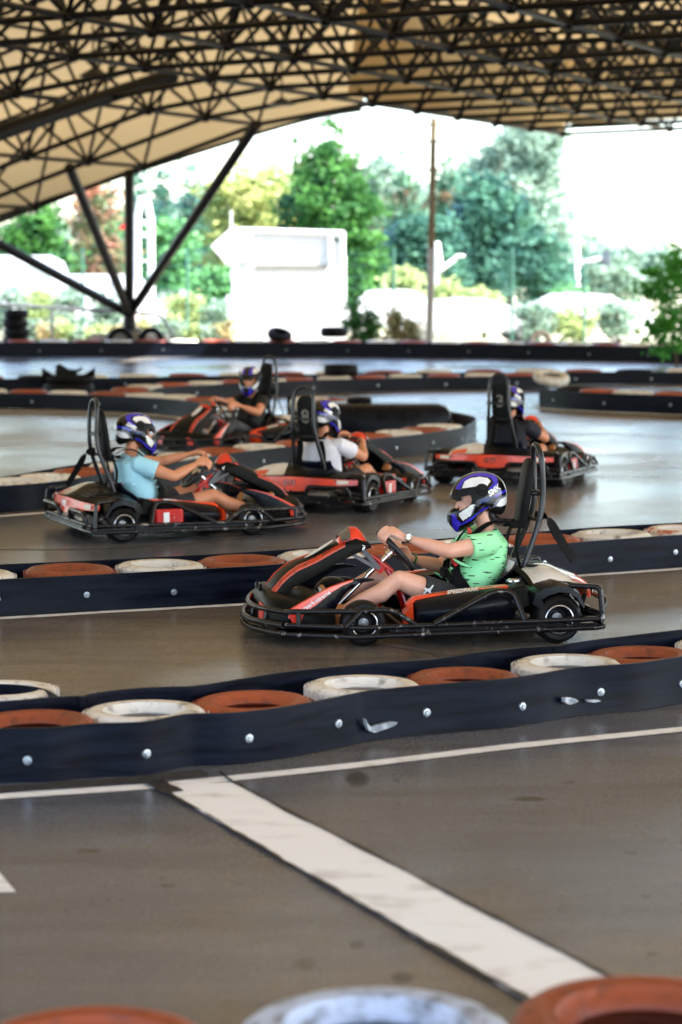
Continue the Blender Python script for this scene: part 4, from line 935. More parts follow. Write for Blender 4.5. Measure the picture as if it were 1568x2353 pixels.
def helmet(par, c, yaw=0, pitch=0, sc_=1.0):
    o = bpy.data.objects.new('helmet', helmet_mesh()); COL.objects.link(o); o.parent = par; o.location = c; o.rotation_euler = (0, R(pitch), R(yaw)); o.scale = (sc_,)*3
    for s in (1, -1):
        x, z = hp(490, 400); yv = .121*s
        m = MB(); m.lathe([(.036, -.012), (.036, .002), (.032, .006), (.026, .006), (.025, .003), (.020, .003), (.019, .008), (.012, .009), (.011, .005), (0, .006)], (x, yv, z), (0, s, 0), 24); obj('visor_pivot', m, HMATS[4], o)
        x, z = hp(474, 462); m = MB(); m.lathe([(0, .006), (.008, .005), (.009, 0)], (x, .116*s, z), (0, s, 0), 10); obj('red_button', m, mat('red_button', (.7, .02, .01), .4, c2=(.6, .02, .01), scale=9), o)
        x, z = hp(588, 410); me = text_mesh('SMK', .044, basis(V(-s, 0, .62*1).normalized(), V(.55*s, 0, .83).normalized(), V(0, s, 0), V(x, .122*s, z)), shear=.2, bold=.0016, ext=.002)
        if s == -1: me = text_mesh('SMK', .044, basis(V(1, 0, -.62).normalized()*1, V(.53, 0, .85).normalized(), V(0, -1, 0), V(x, -.122, z)), shear=.2, bold=.0016, ext=.002)
        for v in me.vertices:
            co_ = v.co; rr_ = math.hypot(co_.x, co_.z); lim = .124*(max(0, 1-(rr_/.172)**2.4))**.44; v.co.y = s*(lim+.0025+(abs(co_.y)-.122))
        obj('helmet_lettering', me, HMATS[2], o, smooth=0)
    m = MB(); x, z = hp(262, 640); m.box((x-.004, 0, z), (.016, .075, .05)); obj('chin_vent', m, HMATS[4], o, smooth=30, bev=.008)
    return o
HANDV = .0036
def hand(mb, wrist, g, t, e, n_, side, scale=1.0):
    # fingers closed round the rim: g grip point, t rim tangent, e outwards, n_ towards the driver
    rf = .0092*scale; rw = .0165+rf*.9
    kn = []
    for i in range(4):
        o = t*((i-1.5)*.0205*scale); rr_ = rf*(1.0 if i in (1, 2) else .93 if i == 0 else .84)
        ext = (0, 12, 8, -10)[i]
        A = [62, 38, 5, -35, -80, -125-ext*.5, -160-ext]
        rad = [.052, .046, .034, .030, .028, .027, .026]
        pts = [(g+o+(e*math.cos(R(a))+n_*math.sin(R(a)))*(rd+(.002 if i in (1, 2) else 0)), rr_*(1.12 if q in (0, 3) else .95 if q == 6 else 1.0), rr_*(1.1 if q in (0, 3) else .92 if q == 6 else 1.0)) for q, (a, rd) in enumerate(zip(A, rad))]
        mb.limb(pts, lat=t, n=12); kn.append(pts[0][0])
    mid = sum(kn, Vector())/4
    lat = t
    mb.limb([(wrist, .022, .030), (wrist.lerp(mid, .3), .021, .034), (wrist.lerp(mid, .6)+n_*.004, .018, .040), (wrist.lerp(mid, .9)+n_*.002, .014, .041), (mid, .011, .038)], lat=lat, n=18)
    for p in kn: mb.limb([(wrist.lerp(p, .45), .010, .010), (p+n_*.001, .0105, .0105)], lat=t, n=8)
    tb_ = wrist.lerp(mid, .30)+t*side*.026
    mb.limb([(tb_, .015, .015), (g+t*side*.050+n_*.036+e*.004, .0135, .0135), (g+t*side*.052+n_*.026-e*.018, .0115, .0115), (g+t*side*.044+n_*.006-e*.030, .0095, .0095), (g+t*side*.036-n_*.008-e*.030, .0085, .0085)], lat=e, n=12)
C_SW = V(.287, 0, .476); U_SW = V(.667, 0, .745).normalized(); N_SW = V(-.745, 0, .667).normalized()
def person(kt, label, shirt, shorts, skin, hs=None, dz=0.0, yaw=0, pitch=0, lean=0.0, lphi=45, rphi=-98, vox=.006, main=False, trousers=False, helm_c=None):
    b = MB(); S = 1
    pel = V(-.13, 0, .165); wst = V(-.185, lean*.2, .285); ch = V(-.255, lean*.6, .43+dz*.6); shl = V(-.285, lean, .525+dz); nk = V(-.262, lean, .585+dz); hc = V(-.207, lean*1.1, .77+dz) if helm_c is None else helm_c
    b.limb([(pel+V(.04, 0, -.03), .10, .15), (pel, .105, .16), (wst, .11, .145), (ch, .125, .160), (shl, .085, .155), (nk-V(0, 0, .02), .055, .07)], n=28)
    b.limb([(nk-V(.0, 0, .02), .052, .056), (nk+V(.01, 0, .04), .050, .052), (hc+V(-.01, 0, -.05), .052, .052)], n=20)
    HM = Matrix.Rotation(R(yaw), 3, 'Z') @ Matrix.Rotation(R(pitch), 3, 'Y')
    def H(x, y, z): return hc+HM @ V(x, y, z)
    b.ell(H(.012, 0, .01), (.098, .078, .105), 14, HM); b.ell(H(.055, 0, -.055), (.055, .052, .055), 12, HM)
    b.limb([(H(.100, 0, -.005), .010, .009), (H(.116, 0, -.035), .012, .012), (H(.124, 0, -.052), .011, .015)], lat=HM @ Y_, n=10)      # nose
    b.ell(H(.098, 0, .012), (.014, .055, .010), 8, HM); b.ell(H(.098, 0, -.082), (.014, .026, .010), 8, HM); b.ell(H(.0, .080, -.01), (.018, .008, .03), 8, HM); b.ell(H(.0, -.080, -.01), (.018, .008, .03), 8, HM)
    shl_j = {}
    arms = {}
    for s, phi in ((1, lphi), (-1, rphi)):
        sh = V(-.245, .178*s+lean, .520+dz); e_ = (Y_*math.sin(R(phi))+U_SW*min(math.cos(R(phi)), .88)).normalized(); g = C_SW+Y_*math.sin(R(phi))*.150+U_SW*(min(math.cos(R(phi)), .86)*.150)
        tt = (Y_*math.cos(R(phi))-U_SW*math.sin(R(phi))).normalized()
        wr = g+N_SW*.062+e_*.040+V(-.062, .018*s, -.028)
        if main and s == 1: wr = V(.262, .165, .562)
        if main and s == -1: wr = V(.165, -.165, .405)
        L1, L2 = .295, .262; dd = wr-sh; L = min(dd.length, L1+L2-.002); a = (L1*L1-L2*L2+L*L)/(2*L); h = math.sqrt(max(0, L1*L1-a*a)); dn = dd.normalized()
        hint = V(-.15, .75*s, -.75); hint = (hint-dn*hint.dot(dn)).normalized(); el = sh+dn*a+hint*h
        if main and s == 1: el = V(.022, .250, .492)
        arms[s] = (sh, el, wr)
        b.limb([(sh+V(0, -.02*s, 0), .060, .060), (sh.lerp(el, .2), .058, .058), (sh.lerp(el, .5), .053, .053), (sh.lerp(el, .85), .043, .045), (el, .040, .043)], lat=Z_ if abs((el-sh).normalized().z) < .8 else Y_, n=18)
        b.limb([(el, .040, .040), (el.lerp(wr, .22), .045, .043), (el.lerp(wr, .5), .038, .037), (el.lerp(wr, .85), .026, .022), (wr, .028, .020)], lat=Z_ if abs((wr-el).normalized().z) < .8 else Y_, n=18)
        hand(b, wr, g, tt, e_, N_SW, s*(-1) if False else (1 if s == -1 else -1), 1.0)
    legs = {}
    for s in (1, -1):
        hip = V(-.10, .095*s, .15); kn = V(.292, .175, .322) if s == 1 else V(.375, -.165, .292); an = V(.655, .125, .115) if s == 1 else V(.79, -.13, .12)
        legs[s] = (hip, kn, an)
        b.limb([(hip, .088, .092), (hip.lerp(kn, .35), .080, .084), (hip.lerp(kn, .7), .068, .068), (hip.lerp(kn, .93), .058, .056), (kn, .054, .054)], n=20)
        b.limb([(kn, .054, .053), (kn.lerp(an, .12), .050, .049), (kn.lerp(an, .33)+V(-.012, 0, -.012), .056, .052), (kn.lerp(an, .6), .044, .042), (kn.lerp(an, .88), .031, .031), (an, .034, .032)], n=20)
    me = fused(b, vox, 3 if main else 4, .5)
    body = obj('person', me, [SKIN if skin == 1 else SKIN2], None, smooth=0); me.shade_smooth()
    body.matrix_world = Matrix.Translation(kt.location) @ Matrix.Rotation(kt.rotation_euler.z, 4, 'Z')
    tag(body, label, 'person', 'kart drivers in helmets')
    # shirt
    m = MB(); t_ = .012
    m.limb([(pel+V(.05, 0, -.015), .112, .165), (pel+V(-.01, 0, .03), .130, .175), (wst+V(.012, 0, 0), .140, .168), (ch+V(.004, 0, 0), .140, .180), (shl-V(0, 0, .01), .102, .170), (nk-V(-.002, 0, .012), .066, .088)], rnd=False, n=30)
    for s in (1, -1):
        sh, el, wr = arms[s]
        m.limb([(sh+V(-.01, -.06*s, -.01), .06, .07), (sh+V(0, -.01*s, .004), .070, .070), (sh.lerp(el, .25), .072, .072), (sh.lerp(el, .50), .072, .074)], lat=Z_ if abs((el-sh).normalized().z) < .8 else Y_, rnd=False, n=20)
    for q in range(26):                                 # folds
        a = random.uniform(-1, 1); x0 = V(-.03-.32*random.random(), a*.165, .20+.28*random.random())
        m.limb([(x0+V(-.05, -.01, -.02), .006, .008), (x0, .010, .012), (x0+V(.05, .01, .03), .006, .008)], n=8)
    sme = fused(m, max(vox*1.1, .005), 2, .5); so_ = obj('shirt', sme, shirt, body, smooth=0); sme.shade_smooth()
    m = MB()
    if trousers:
        m.limb([(pel+V(-.05, 0, -.02), .105, .17), (pel+V(.05, 0, -.02), .10, .17)], n=24)
        for s in (1, -1):
            hip, kn, an = legs[s]
            m.limb([(hip, .10, .10), (hip.lerp(kn, .4), .090, .092), (kn, .066, .066), (kn.lerp(an, .4), .064, .062), (kn.lerp(an, .9), .050, .050)], rnd=False, n=20)
            m.ell(kn, (.066, .066, .066), 10)
    else:
        m.limb([(pel+V(-.05, 0, -.02), .105, .17), (pel+V(.05, 0, -.02), .10, .17)], n=24)
        for s in (1, -1):
            hip, kn, an = legs[s]; m.limb([(hip, .10, .10), (hip.lerp(kn, .3), .094, .098), (hip.lerp(kn, .68), .084, .088)], rnd=False, n=20)
    tme = fused(m, max(vox, .006), 2, .5); tr = obj('trousers' if trousers else 'shorts', tme, shorts, body, smooth=0); tme.shade_smooth()
    if main:
        hip, kn, an = legs[1]; c = hip.lerp(kn, .60)+V(0, .092, .012); sc_ = .00125
        cat = [(-22, 8), (-12, 12), (-2, 6), (8, 10), (20, 24), (26, 22), (20, 14), (14, 4), (10, -6), (16, -18), (22, -26), (14, -26), (4, -12), (-6, -4), (-14, -14), (-24, -18), (-22, -10), (-14, -2), (-18, 4)]
        cm = MB(); cm.slab([c+V(-x*sc_, 0, y*sc_) for x, y in cat], (0, .006, 0)); obj('leaping_cat_emblem', cm, WHITEM, tr, smooth=0)
    # shoes
    for s in (1, -1):
        hip, kn, an = legs[s]; yy = an.y
        heel = an+V(.00, 0, -.055); toe = an+V(.085 if s == 1 else .10, 0, .165)
        m = MB(); ax = (toe-heel).normalized(); nn = V(ax.z, 0, -ax.x)
        m.limb([(heel-nn*.016, .030, .034), (heel.lerp(toe, .25)-nn*.018, .036, .036), (heel.lerp(toe, .5)-nn*.010, .032, .040), (heel.lerp(toe, .8)-nn*.004, .024, .045), (toe, .018, .036)], n=18)
        m.limb([(an+V(-.02, 0, .03), .04, .038), (heel.lerp(toe, .3)-nn*.02, .034, .036)], n=14)
        sh_ = obj('shoe', fused(m, .006, 3), mat('shoe_fabric', (.55, .22, .06) if main and s == 1 else (.5, .48, .45), .7, c2=(.3, .12, .05) if main and s == 1 else (.3, .3, .3), scale=12), body, smooth=60)
        m = MB(); m.limb([(heel+nn*.018, .008, .034), (heel.lerp(toe, .3)+nn*.020, .009, .034), (heel.lerp(toe, .65)+nn*.018, .009, .044), (toe+nn*.012, .008, .038)], n=16)
        for i in range(7): m.box(heel.lerp(toe, .15+.12*i)+nn*.028, (.004, .06, .006), Matrix.Rotation(math.atan2(-ax.z, ax.x), 3, 'Y'))
        obj('sole', m, mat('shoe_sole', (.62, .58, .52), .6, c2=(.5, .45, .4), scale=15), sh_)
    # harness over the chest, worn
    m = MB()
    def strap(pts, wd=.022, th=.003, lat=Y_):
        P = catmull([Vector(p) for p in pts], 4); rs = []
        for i, p in enumerate(P):
            t = (P[min(i+1, len(P)-1)]-P[max(i-1, 0)]).normalized(); l = (lat-t*lat.dot(t)).normalized(); a = l.cross(t)
            rs.append([p+l*wd+a*th, p-l*wd+a*th, p-l*wd-a*th, p+l*wd-a*th])
        m.rings(rs)
    for s in (1, -1):
        strap([(-.405, .085*s+lean, .600+dz), (-.345, .098*s+lean, .636+dz), (-.25, .105*s+lean, .628+dz), (-.15, .115*s+lean*.7, .555+dz*.6), (-.098, .125*s, .47), (-.062, .125*s, .40), (-.042, .115*s, .33)], .026, lat=V(-.45, .9*s, 0))
        strap([(-.052, .10*s, .40), (-.055, .155*s, .33), (-.100, .190*s, .26), (-.145, .205*s, .18)], .027, lat=V(-.8, .5*s, .2))
        strap([(-.02, .03*s, .335), (-.025, .10*s, .31), (-.065, .165*s, .27), (-.16, .205*s, .22), (-.22, .21*s, .17)], .024, lat=Z_)
    m.box((-.012, 0, .335), (.03, .09, .05))
    hb = obj('harness_straps', m, WEB, body, smooth=40)
    if main:
        m = MB(); m.box((-.042, .125, .415), (.026, .040, .056), Matrix.Rotation(R(25), 3, 'Y')); obj('red_buckle', m, REDM, hb, smooth=0, bev=.004)
        m = MB(); m.box((-.150, .105, .30), (.06, .07, .05), Matrix.Rotation(R(-30), 3, 'Y')); 
        sh, el, wr = arms[1]; ad = (wr-el).normalized(); c = el.lerp(wr, .90); cen = c+V(0, .031, .004)
        wn = (V(-.15, .95, .25)-ad*V(-.15, .95, .25).dot(ad)).normalized()
        m = MB(); rs = []; q2 = ad.cross(wn).normalized(); P = [c+wn*(.031*math.cos(g))+q2*(.033*math.sin(g)) for g in [2*math.pi*i/24 for i in range(24)]]
        rs = [[p+ad*x+(p-c).normalized()*o_ for x, o_ in ((-.009, .0015), (.009, .0015), (.009, -.002), (-.009, -.002))] for p in P]; m.rings(rs, cyc=True); wt = obj('wristwatch', m, CHROME, body)
        m = MB(); m.lathe([(0, .012), (.014, .012), (.0145, .0095)], c+wn*.028, wn, 24); obj('watch_face', m, WHITEM, wt)
        m = MB(); m.lathe([(.0145, .012), (.019, .013), (.0205, .008), (.0205, .000), (.015, 0)], c+wn*.028, wn, 28)
        for g in (0, 50, -50): m.tube([c+wn*.034-ad*0+(ad*math.cos(R(g))+q2*math.sin(R(g)))*.019, c+wn*.034+(ad*math.cos(R(g))+q2*math.sin(R(g)))*.0245], .0022, 6)
        obj('watch_bezel', m, CHROME, wt)
        sh, el, wr = arms[-1]; c = el.lerp(wr, .90); ad = (wr-el).normalized(); a_, b_ = frame(ad)
        m = MB(); m.rings([[c+(a_*math.cos(g)+b_*math.sin(g))*.033+ad*x+(a_*math.cos(g)+b_*math.sin(g))*o_ for x, o_ in ((-.007, 0), (.007, 0), (.007, .003), (-.007, .003))] for g in [2*math.pi*i/24 for i in range(24)]], cyc=True); obj('bracelet', m, mat('green_bracelet', (.12, .30, .06), .4, c2=(.01, .01, .01), scale=45, lo=.45, hi=.55), body)
        # finger ring on the left hand
        m = MB()
        phi = lphi; e_ = (Y_*math.sin(R(phi))+U_SW*math.cos(R(phi))).normalized(); tt = (Y_*math.cos(R(phi))-U_SW*math.sin(R(phi))).normalized(); g = C_SW+(Y_*math.sin(R(phi))+U_SW*math.cos(R(phi)))*.150
        cr = g+tt*.0103+e_*.032+N_SW*.006; tg = (N_SW*1.0-e_*.1).normalized(); a_, b_ = frame(tg); m.tube([cr+(a_*math.cos(q)+b_*math.sin(q))*.0115 for q in [2*math.pi*i/16 for i in range(16)]], .0018, 6, cyc=True); obj('finger_ring', m, mat('gold', (.8, .5, .15), .25, 1.0, c2=(.7, .45, .12), scale=9), body)
        # nape hair
        m = MB(); random.seed(3)
        for i in range(60):
            a0 = V(-.285+random.uniform(-.03, .02), random.uniform(-.055, .055), .665+random.uniform(-.01, .02)); m.tube(bend([a0, a0+V(-.03, random.uniform(-.01, .01), -.03), a0+V(-.06-random.uniform(0, .05), random.uniform(-.02, .02), -.05+random.uniform(-.02, .03))], 3), [.004]*3+[.0015]*4, 5)
        m.ell(V(-.285, 0, .665), (.035, .055, .045), 10); obj('hair', m, HAIR, body)
        m = MB(); m.tube(bend([(-.135, .075, .60), (-.15, .07, .57), (-.165, .05, .555)], 4), .009, 8); m.box((-.143, .082, .585), (.022, .012, .045), Matrix.Rotation(R(8), 3, 'Y')); obj('chin_strap', m, mat('strap_red', (.6, .03, .01), .4, c2=(.02, .01, .01), scale=30, lo=.45, hi=.55), body)
    # face details
    for s in (1, -1): m = MB(); m.ell(H(.094, .031*s, -.008), (.011, .015, .010), 10, HM); obj('eye', m, mat('eye_white', (.5, .48, .45), .2, c2=(.45, .4, .4), scale=9), body)
    m = MB()
    for s in (1, -1): m.ell(H(.1015, .031*s, -.009), (.006, .0075, .0075), 8, HM); m.limb([(H(.100, .012*s, .016), .004, .004), (H(.103, .032*s, .022), .005, .004), (H(.092, .052*s, .016), .003, .003)], n=8)
    obj('eyebrows', m, HAIR, body)
    m = MB(); m.ell(H(.012, 0, .032), (.103, .083, .098), 16, HM)
    cme = m.mesh('head_cover'); bm = bmesh.new(); bm.from_mesh(cme); bmesh.ops.bisect_plane(bm, geom=bm.verts[:]+bm.edges[:]+bm.faces[:], plane_co=H(0, 0, .028), plane_no=HM @ V(0, 0, -1), clear_outer=True); bm.to_mesh(cme); bm.free()
    obj('head_cover', cme, mat('white_hood_cloth', (.62, .55, .55), .8, c2=(.55, .5, .5), scale=20), body)
    helmet(body, hc, yaw, pitch)
    return body
def shirt_mat(name, c, c2, dashes=False):
    m = mat(name, c, .75, c2=c2, scale=6, bump=.8, bscale=11)
    if dashes:
        nt = m.node_tree; b = nt.nodes['Principled BSDF']; src = b.inputs['Base Color'].links[0].from_socket
        tc = nd(nt, 'ShaderNodeTexCoord'); mp = nd(nt, 'ShaderNodeMapping'); mp.inputs['Scale'].default_value = (11, 11, 75); mp.inputs['Rotation'].default_value = (0, R(-14), 0)
        vo = nd(nt, 'ShaderNodeTexVoronoi'); vo.inputs['Scale'].default_value = 1.0; vo.inputs['Randomness'].default_value = .8
        nt.links.new(tc.outputs['Object'], mp.inputs[0]); nt.links.new(mp.outputs[0], vo.inputs['Vector'])
        r = nd(nt, 'ShaderNodeMapRange'); r.inputs[1].default_value = .24; r.inputs[2].default_value = .27; r.inputs[3].default_value = 1; r.inputs[4].default_value = 0
        nt.links.new(vo.outputs['Distance'], r.inputs[0])
        mx = nd(nt, 'ShaderNodeMix', data_type='RGBA'); mx.inputs[7].default_value = (.01, .03, .02, 1); nt.links.new(r.outputs[0], mx.inputs[0]); nt.links.new(src, mx.inputs[6]); nt.links.new(mx.outputs[2], b.inputs['Base Color'])
    return m
GREEN = shirt_mat('green_shirt', (.36, .90, .46), (.31, .82, .40), True)
DARKSH = mat('dark_shorts', (.018, .018, .022), .8, c2=(.035, .034, .038), scale=90, lo=.45, hi=.55, bump=.3, bscale=100)
K1 = kart(.595, 13.42, 190, 'nearest go-kart, black with red-edged nose, driven by the person in green')
person(K1, 'driver of the nearest kart in a mint green shirt with dark dashes and black shorts', GREEN, DARKSH, 1, vox=.0038, main=True, lphi=42, rphi=-98)
K2 = kart(-1.44, 18.5, 23, 'black and red go-kart at left driven by the person in light blue')
person(K2, 'driver in a light blue shirt seen from behind at left, arms stretched to the wheel', shirt_mat('blue_shirt', (.40, .74, .88), (.34, .66, .8)), DARKSH, 2, dz=.04, lphi=30, rphi=-60, lean=.03)
K3 = kart(-.08, 20.7, 64, 'middle go-kart seen from behind with orange rear panel, driven by the person in white', '8')
person(K3, 'driver in a white shirt seen from behind in the middle kart, turning right', shirt_mat('white_shirt', (.80, .78, .84), (.7, .68, .74)), DARKSH, 2, dz=.03, yaw=-18, lphi=20, rphi=-70, lean=-.03)
K4 = kart(1.75, 23.1, 69, 'right-hand go-kart with a number three on its headrest, driven away from the camera', '3')
person(K4, 'driver in a dark navy shirt seen from behind in the right kart', shirt_mat('navy_shirt', (.006, .007, .016), (.01, .011, .02)), DARKSH, 2, dz=.03, yaw=-14, lphi=30, rphi=-75, lean=-.02)
K5 = kart(-1.20, 27.0, 232, 'farthest go-kart, nose toward the camera, driven by the person in grey jeans')
person(K5, 'driver in a black shirt and grey jeans facing the camera in the farthest kart', shirt_mat('black_shirt', (.006, .006, .007), (.011, .011, .012)), mat('grey_jeans', (.05, .05, .055), .85, c2=(.08, .08, .085), scale=8), 2, yaw=24, trousers=True, lphi=70, rphi=-30, dz=.05)
# ------------------------------------------------------------------ beyond the track: trees, trailer, cars, fence
random.seed(21)
def leafmat(name, c, c2, c3):
    m = mat(name, c, .6, c2=c2, scale=1.3, lo=.42, hi=.58, spec=.2)
    nt = m.node_tree; b = nt.nodes['Principled BSDF']; src = b.inputs['Base Color'].links[0].from_socket
    tc = nd(nt, 'ShaderNodeTexCoord'); n = nd(nt, 'ShaderNodeTexNoise'); n.inputs['Scale'].default_value = .45; n.inputs['Detail'].default_value = 3; nt.links.new(tc.outputs['Object'], n.inputs['Vector'])
    r = nd(nt, 'ShaderNodeMapRange'); r.inputs[1].default_value = .56; r.inputs[2].default_value = .64; nt.links.new(n.outputs[0], r.inputs[0])
    mx = nd(nt, 'ShaderNodeMix', data_type='RGBA'); mx.inputs[7].default_value = (*c3, 1); nt.links.new(r.outputs[0], mx.inputs[0]); nt.links.new(src, mx.inputs[6]); nt.links.new(mx.outputs[2], b.inputs['Base Color'])
    out = nt.nodes['Material Output']; tl = nd(nt, 'ShaderNodeBsdfTranslucent'); ms = nd(nt, 'ShaderNodeMixShader'); ms.inputs[0].default_value = .35
    nt.links.new(mx.outputs[2], tl.inputs[0]); nt.links.new(b.outputs[0], ms.inputs[1]); nt.links.new(tl.outputs[0], ms.inputs[2]); nt.links.new(ms.outputs[0], out.inputs[0])
    return m
BARK = mat('bark', (.12, .08, .05), .9, c2=(.06, .045, .03), scale=9, bump=.5)
LG = {'dark': leafmat('dark_leaves', (.026, .10, .030), (.075, .22, .045), (.016, .06, .035)),
      'mid': leafmat('mid_leaves', (0.088, 0.245, 0.096), (0.140, 0.350, 0.123), (0.070, 0.175, 0.105)),
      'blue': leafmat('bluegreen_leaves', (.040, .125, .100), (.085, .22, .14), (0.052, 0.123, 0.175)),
      'yellow': leafmat('yellow_green_leaves', (.36, .42, .14), (.44, .48, .18), (.22, .34, .12)),
      'red': leafmat('reddish_leaves', (0.350, 0.175, 0.123), (0.123, 0.228, 0.105), (0.595, 0.140, 0.088)),
      'rust': leafmat('rust_tinged_leaves', (0.088, 0.210, 0.140), (0.140, 0.263, 0.158), (0.525, 0.193, 0.088)),
      'pale': leafmat('pale_grey_green_leaves', (.20, .30, .23), (.30, .42, .33), (.15, .25, .20)),  # haze over the far trees is put into this pale colour
      'lime': leafmat('lime_leaves', (.34, .43, .17), (.42, .50, .22), (.24, .36, .14)),
      'fresh': leafmat('fresh_green_leaves', (0.061, 0.263, 0.038), (0.105, 0.385, 0.052), (0.035, 0.158, 0.035)),
      'dry': leafmat('dry_weeds', (0.455, 0.350, 0.193), (0.315, 0.315, 0.140), (0.595, 0.280, 0.158))}
def foliage(mb, lobes, n, ls, flat=.3):
    tot = sum(l[1][0]*l[1][1]+l[1][1]*l[1][2] for l in lobes)
    for c, r in lobes:
        c = Vector(c); k = int(n*(r[0]*r[1]+r[1]*r[2])/tot); ncl = max(4, k//22)
        cl = []
        for _ in range(ncl):
            d = Vector((random.gauss(0, 1), random.gauss(0, 1), random.gauss(0, 1))).normalized(); q = random.uniform(.62, 1.04)
            cl.append((V(d.x*r[0]*q, d.y*r[1]*q, d.z*r[2]*q), random.uniform(.5, 1.4)))
        for _ in range(k):
            o, s = random.choice(cl); p = c+o+V(random.gauss(0, ls*1.5*s), random.gauss(0, ls*1.5*s), random.gauss(0, ls*.9*s))
            a = V(random.uniform(-1, 1), random.uniform(-1, 1), random.uniform(-.6, .6)).normalized(); b = a.cross(V(random.uniform(-1, 1), random.uniform(-1, 1), random.uniform(-1, 1))).normalized()
            z = ls*random.uniform(.5, 1.2)
            mb.add([p-a*z, p+b*z*.55, p+a*z, p-b*z*.55], [(0, 1, 2, 3)])
def tree(px, pb, pt_, Y, wpx, kind, label, n=3500, ls=.17, shape='round', name='tree', cat='tree', base=None, group='trees beyond the track'):
    sp = Y/F; x0 = (px-784)*sp; zt = atY(px, pt_, Y).z; zb = base if base is not None else 0.0; W = wpx*sp/2; H = zt-zb
    e = empty(name, label, cat, (x0, Y, zb), random.uniform(0, 6), group)
    e.rotation_euler.z = 0
    lobes = []
    if shape == 'cone':
        for i in range(9):
            f = i/8; rr = W*(1.02-.92*f**1.25); lobes.append(((random.uniform(-.08, .08)*W, 0, H*(.10+.84*f)), (rr, rr, H*.11)))
    elif shape == 'column':
        for i in range(9):
            f = i/8; rr = W*(.96+.05*math.sin(f*9)) if f < .62 else W*(1-.80*((f-.62)/.38)**1.2); lobes.append(((random.uniform(-.05, .05)*W, 0, H*(.05+.88*f)), (rr, rr, H*.11)))
    else:
        for i in range(11):
            g = random.uniform(0, 6.28); q = random.uniform(.2, .62); zz = random.uniform(.25, .84); sh = math.sin(min(1, zz*1.05)*math.pi)**.5
            lobes.append(((W*q*math.cos(g)*sh, W*q*math.sin(g)*.8, H*zz), (W*random.uniform(.3, .5), W*random.uniform(.3, .5), H*random.uniform(.10, .18))))
        lobes.append(((0, 0, H*.55), (W*.65, W*.65, H*.36)))
    m = MB(); foliage(m, lobes, n, ls); obj('crown', m, LG[kind], e, smooth=0)
    m = MB(); tr = max(.08, H*.022); m.tube([V(0, 0, -.05), V(.05*W, 0, H*.3), V(-.03*W, 0, H*.62), V(0, 0, H*.88)], [tr, tr*.8, tr*.5, tr*.15], 8, smooth=0)
    for i in range(6):
        g = i*1.05+.3; z0 = H*(.28+.08*i); m.tube([V(0, 0, z0), V(math.cos(g)*W*.35, math.sin(g)*W*.35, z0+H*.07), V(math.cos(g)*W*.65, math.sin(g)*W*.65, z0+H*.16)], [tr*.45, tr*.3, tr*.1], 6)
    obj('trunk', m, BARK, e)
    return e
T = tree
T(70, 744, 430, 84, 210, 'dark', 'dark green bushy tree at the left edge just under the canopy edge', 5000)
T(-60, 744, 470, 90, 260, 'mid', 'green tree cut off by the left edge below the canopy', 3000)
T(228, 744, 405, 92, 150, 'red', 'reddish brown tree between the left struts of the branching column', 3500)
T(330, 744, 372, 108, 110, 'blue', 'dark blue-green conifer just right of the upright column strut', 3000, .2, 'cone')
T(378, 744, 362, 112, 80, 'blue', 'slim dark conifer, second to the right of the upright column strut', 2500, .2, 'cone')
T(385, 744, 470, 78, 150, 'mid', 'light green round tree behind the white ladder frame', 3500)
T(455, 744, 372, 104, 120, 'blue', 'blue-green conifer left of the big yellow-green tree', 3500, .2, 'cone')
T(575, 744, 335, 84, 330, 'yellow', 'big yellow-green tree rising behind the white trailer', 9000, .15)
T(500, 744, 610, 76, 170, 'mid', 'low mid green tree left of the white trailer', 2500)
T(762, 752, 292, 80, 245, 'dark', 'tall broad dark green conifer immediately right of the white trailer', 20000, .14, 'column')
T(700, 752, 310, 86, 150, 'dark', 'dark green conifer behind the white trailer top, left of the broad tall one', 5000, .16, 'cone')
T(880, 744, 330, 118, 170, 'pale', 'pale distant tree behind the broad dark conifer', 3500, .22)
T(935, 744, 352, 96, 150, 'rust', 'rust-tinged conifer just left of the tall slim pole', 5000, .17, 'cone')
T(1035, 744, 340, 98, 210, 'rust', 'rust-tinged conifer just right of the tall slim pole', 6500, .17, 'cone')
T(985, 744, 470, 90, 240, 'blue', 'blue-green spreading tree behind the tall slim pole', 7000, .17)
T(1130, 744, 375, 94, 230, 'blue', 'blue-green tree with full crown below the pale willow', 8000, .17)
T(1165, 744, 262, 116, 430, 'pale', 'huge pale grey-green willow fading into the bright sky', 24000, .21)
T(1240, 744, 500, 88, 180, 'blue', 'blue-green tree right of centre behind the parked vans', 5000, .16)
T(1400, 744, 545, 104, 190, 'pale', 'pale small tree toward the right edge', 3000, .2)
T(1500, 744, 560, 110, 180, 'pale', 'pale bush-like tree near the right edge behind the leafy shrub', 3000, .2)
T(925, 744, 605, 72, 95, 'lime', 'lime green rounded bush just left of the tall slim pole', 3000, .11, name='bush', cat='bush')
T(1020, 744, 630, 73, 80, 'lime', 'small lime green bush just right of the tall slim pole', 2000, .11, name='bush', cat='bush')
T(1112, 744, 655, 72, 130, 'lime', 'wide low lime green bush above the parked van', 3000, .11, name='bush', cat='bush')
for i, (x, t, wd_) in enumerate([(25, 640, 90), (95, 655, 100), (170, 650, 90), (245, 662, 80), (430, 668, 120), (500, 680, 80), (1230, 690, 120), (1330, 700, 130), (1420, 690, 120)]):
    T(x, 760, t, 64.5, wd_, 'lime' if i % 3 == 1 else 'pale', f'pale sunlit bush just beyond the wire fence, {nth(i)}', 1100, .09, name='bush', cat='bush', group='pale bushes along the fence')
T(1310, 744, 650, 80, 100, 'mid', 'grey-green bush between two fence posts at right', 2000, .13, name='bush', cat='bush')
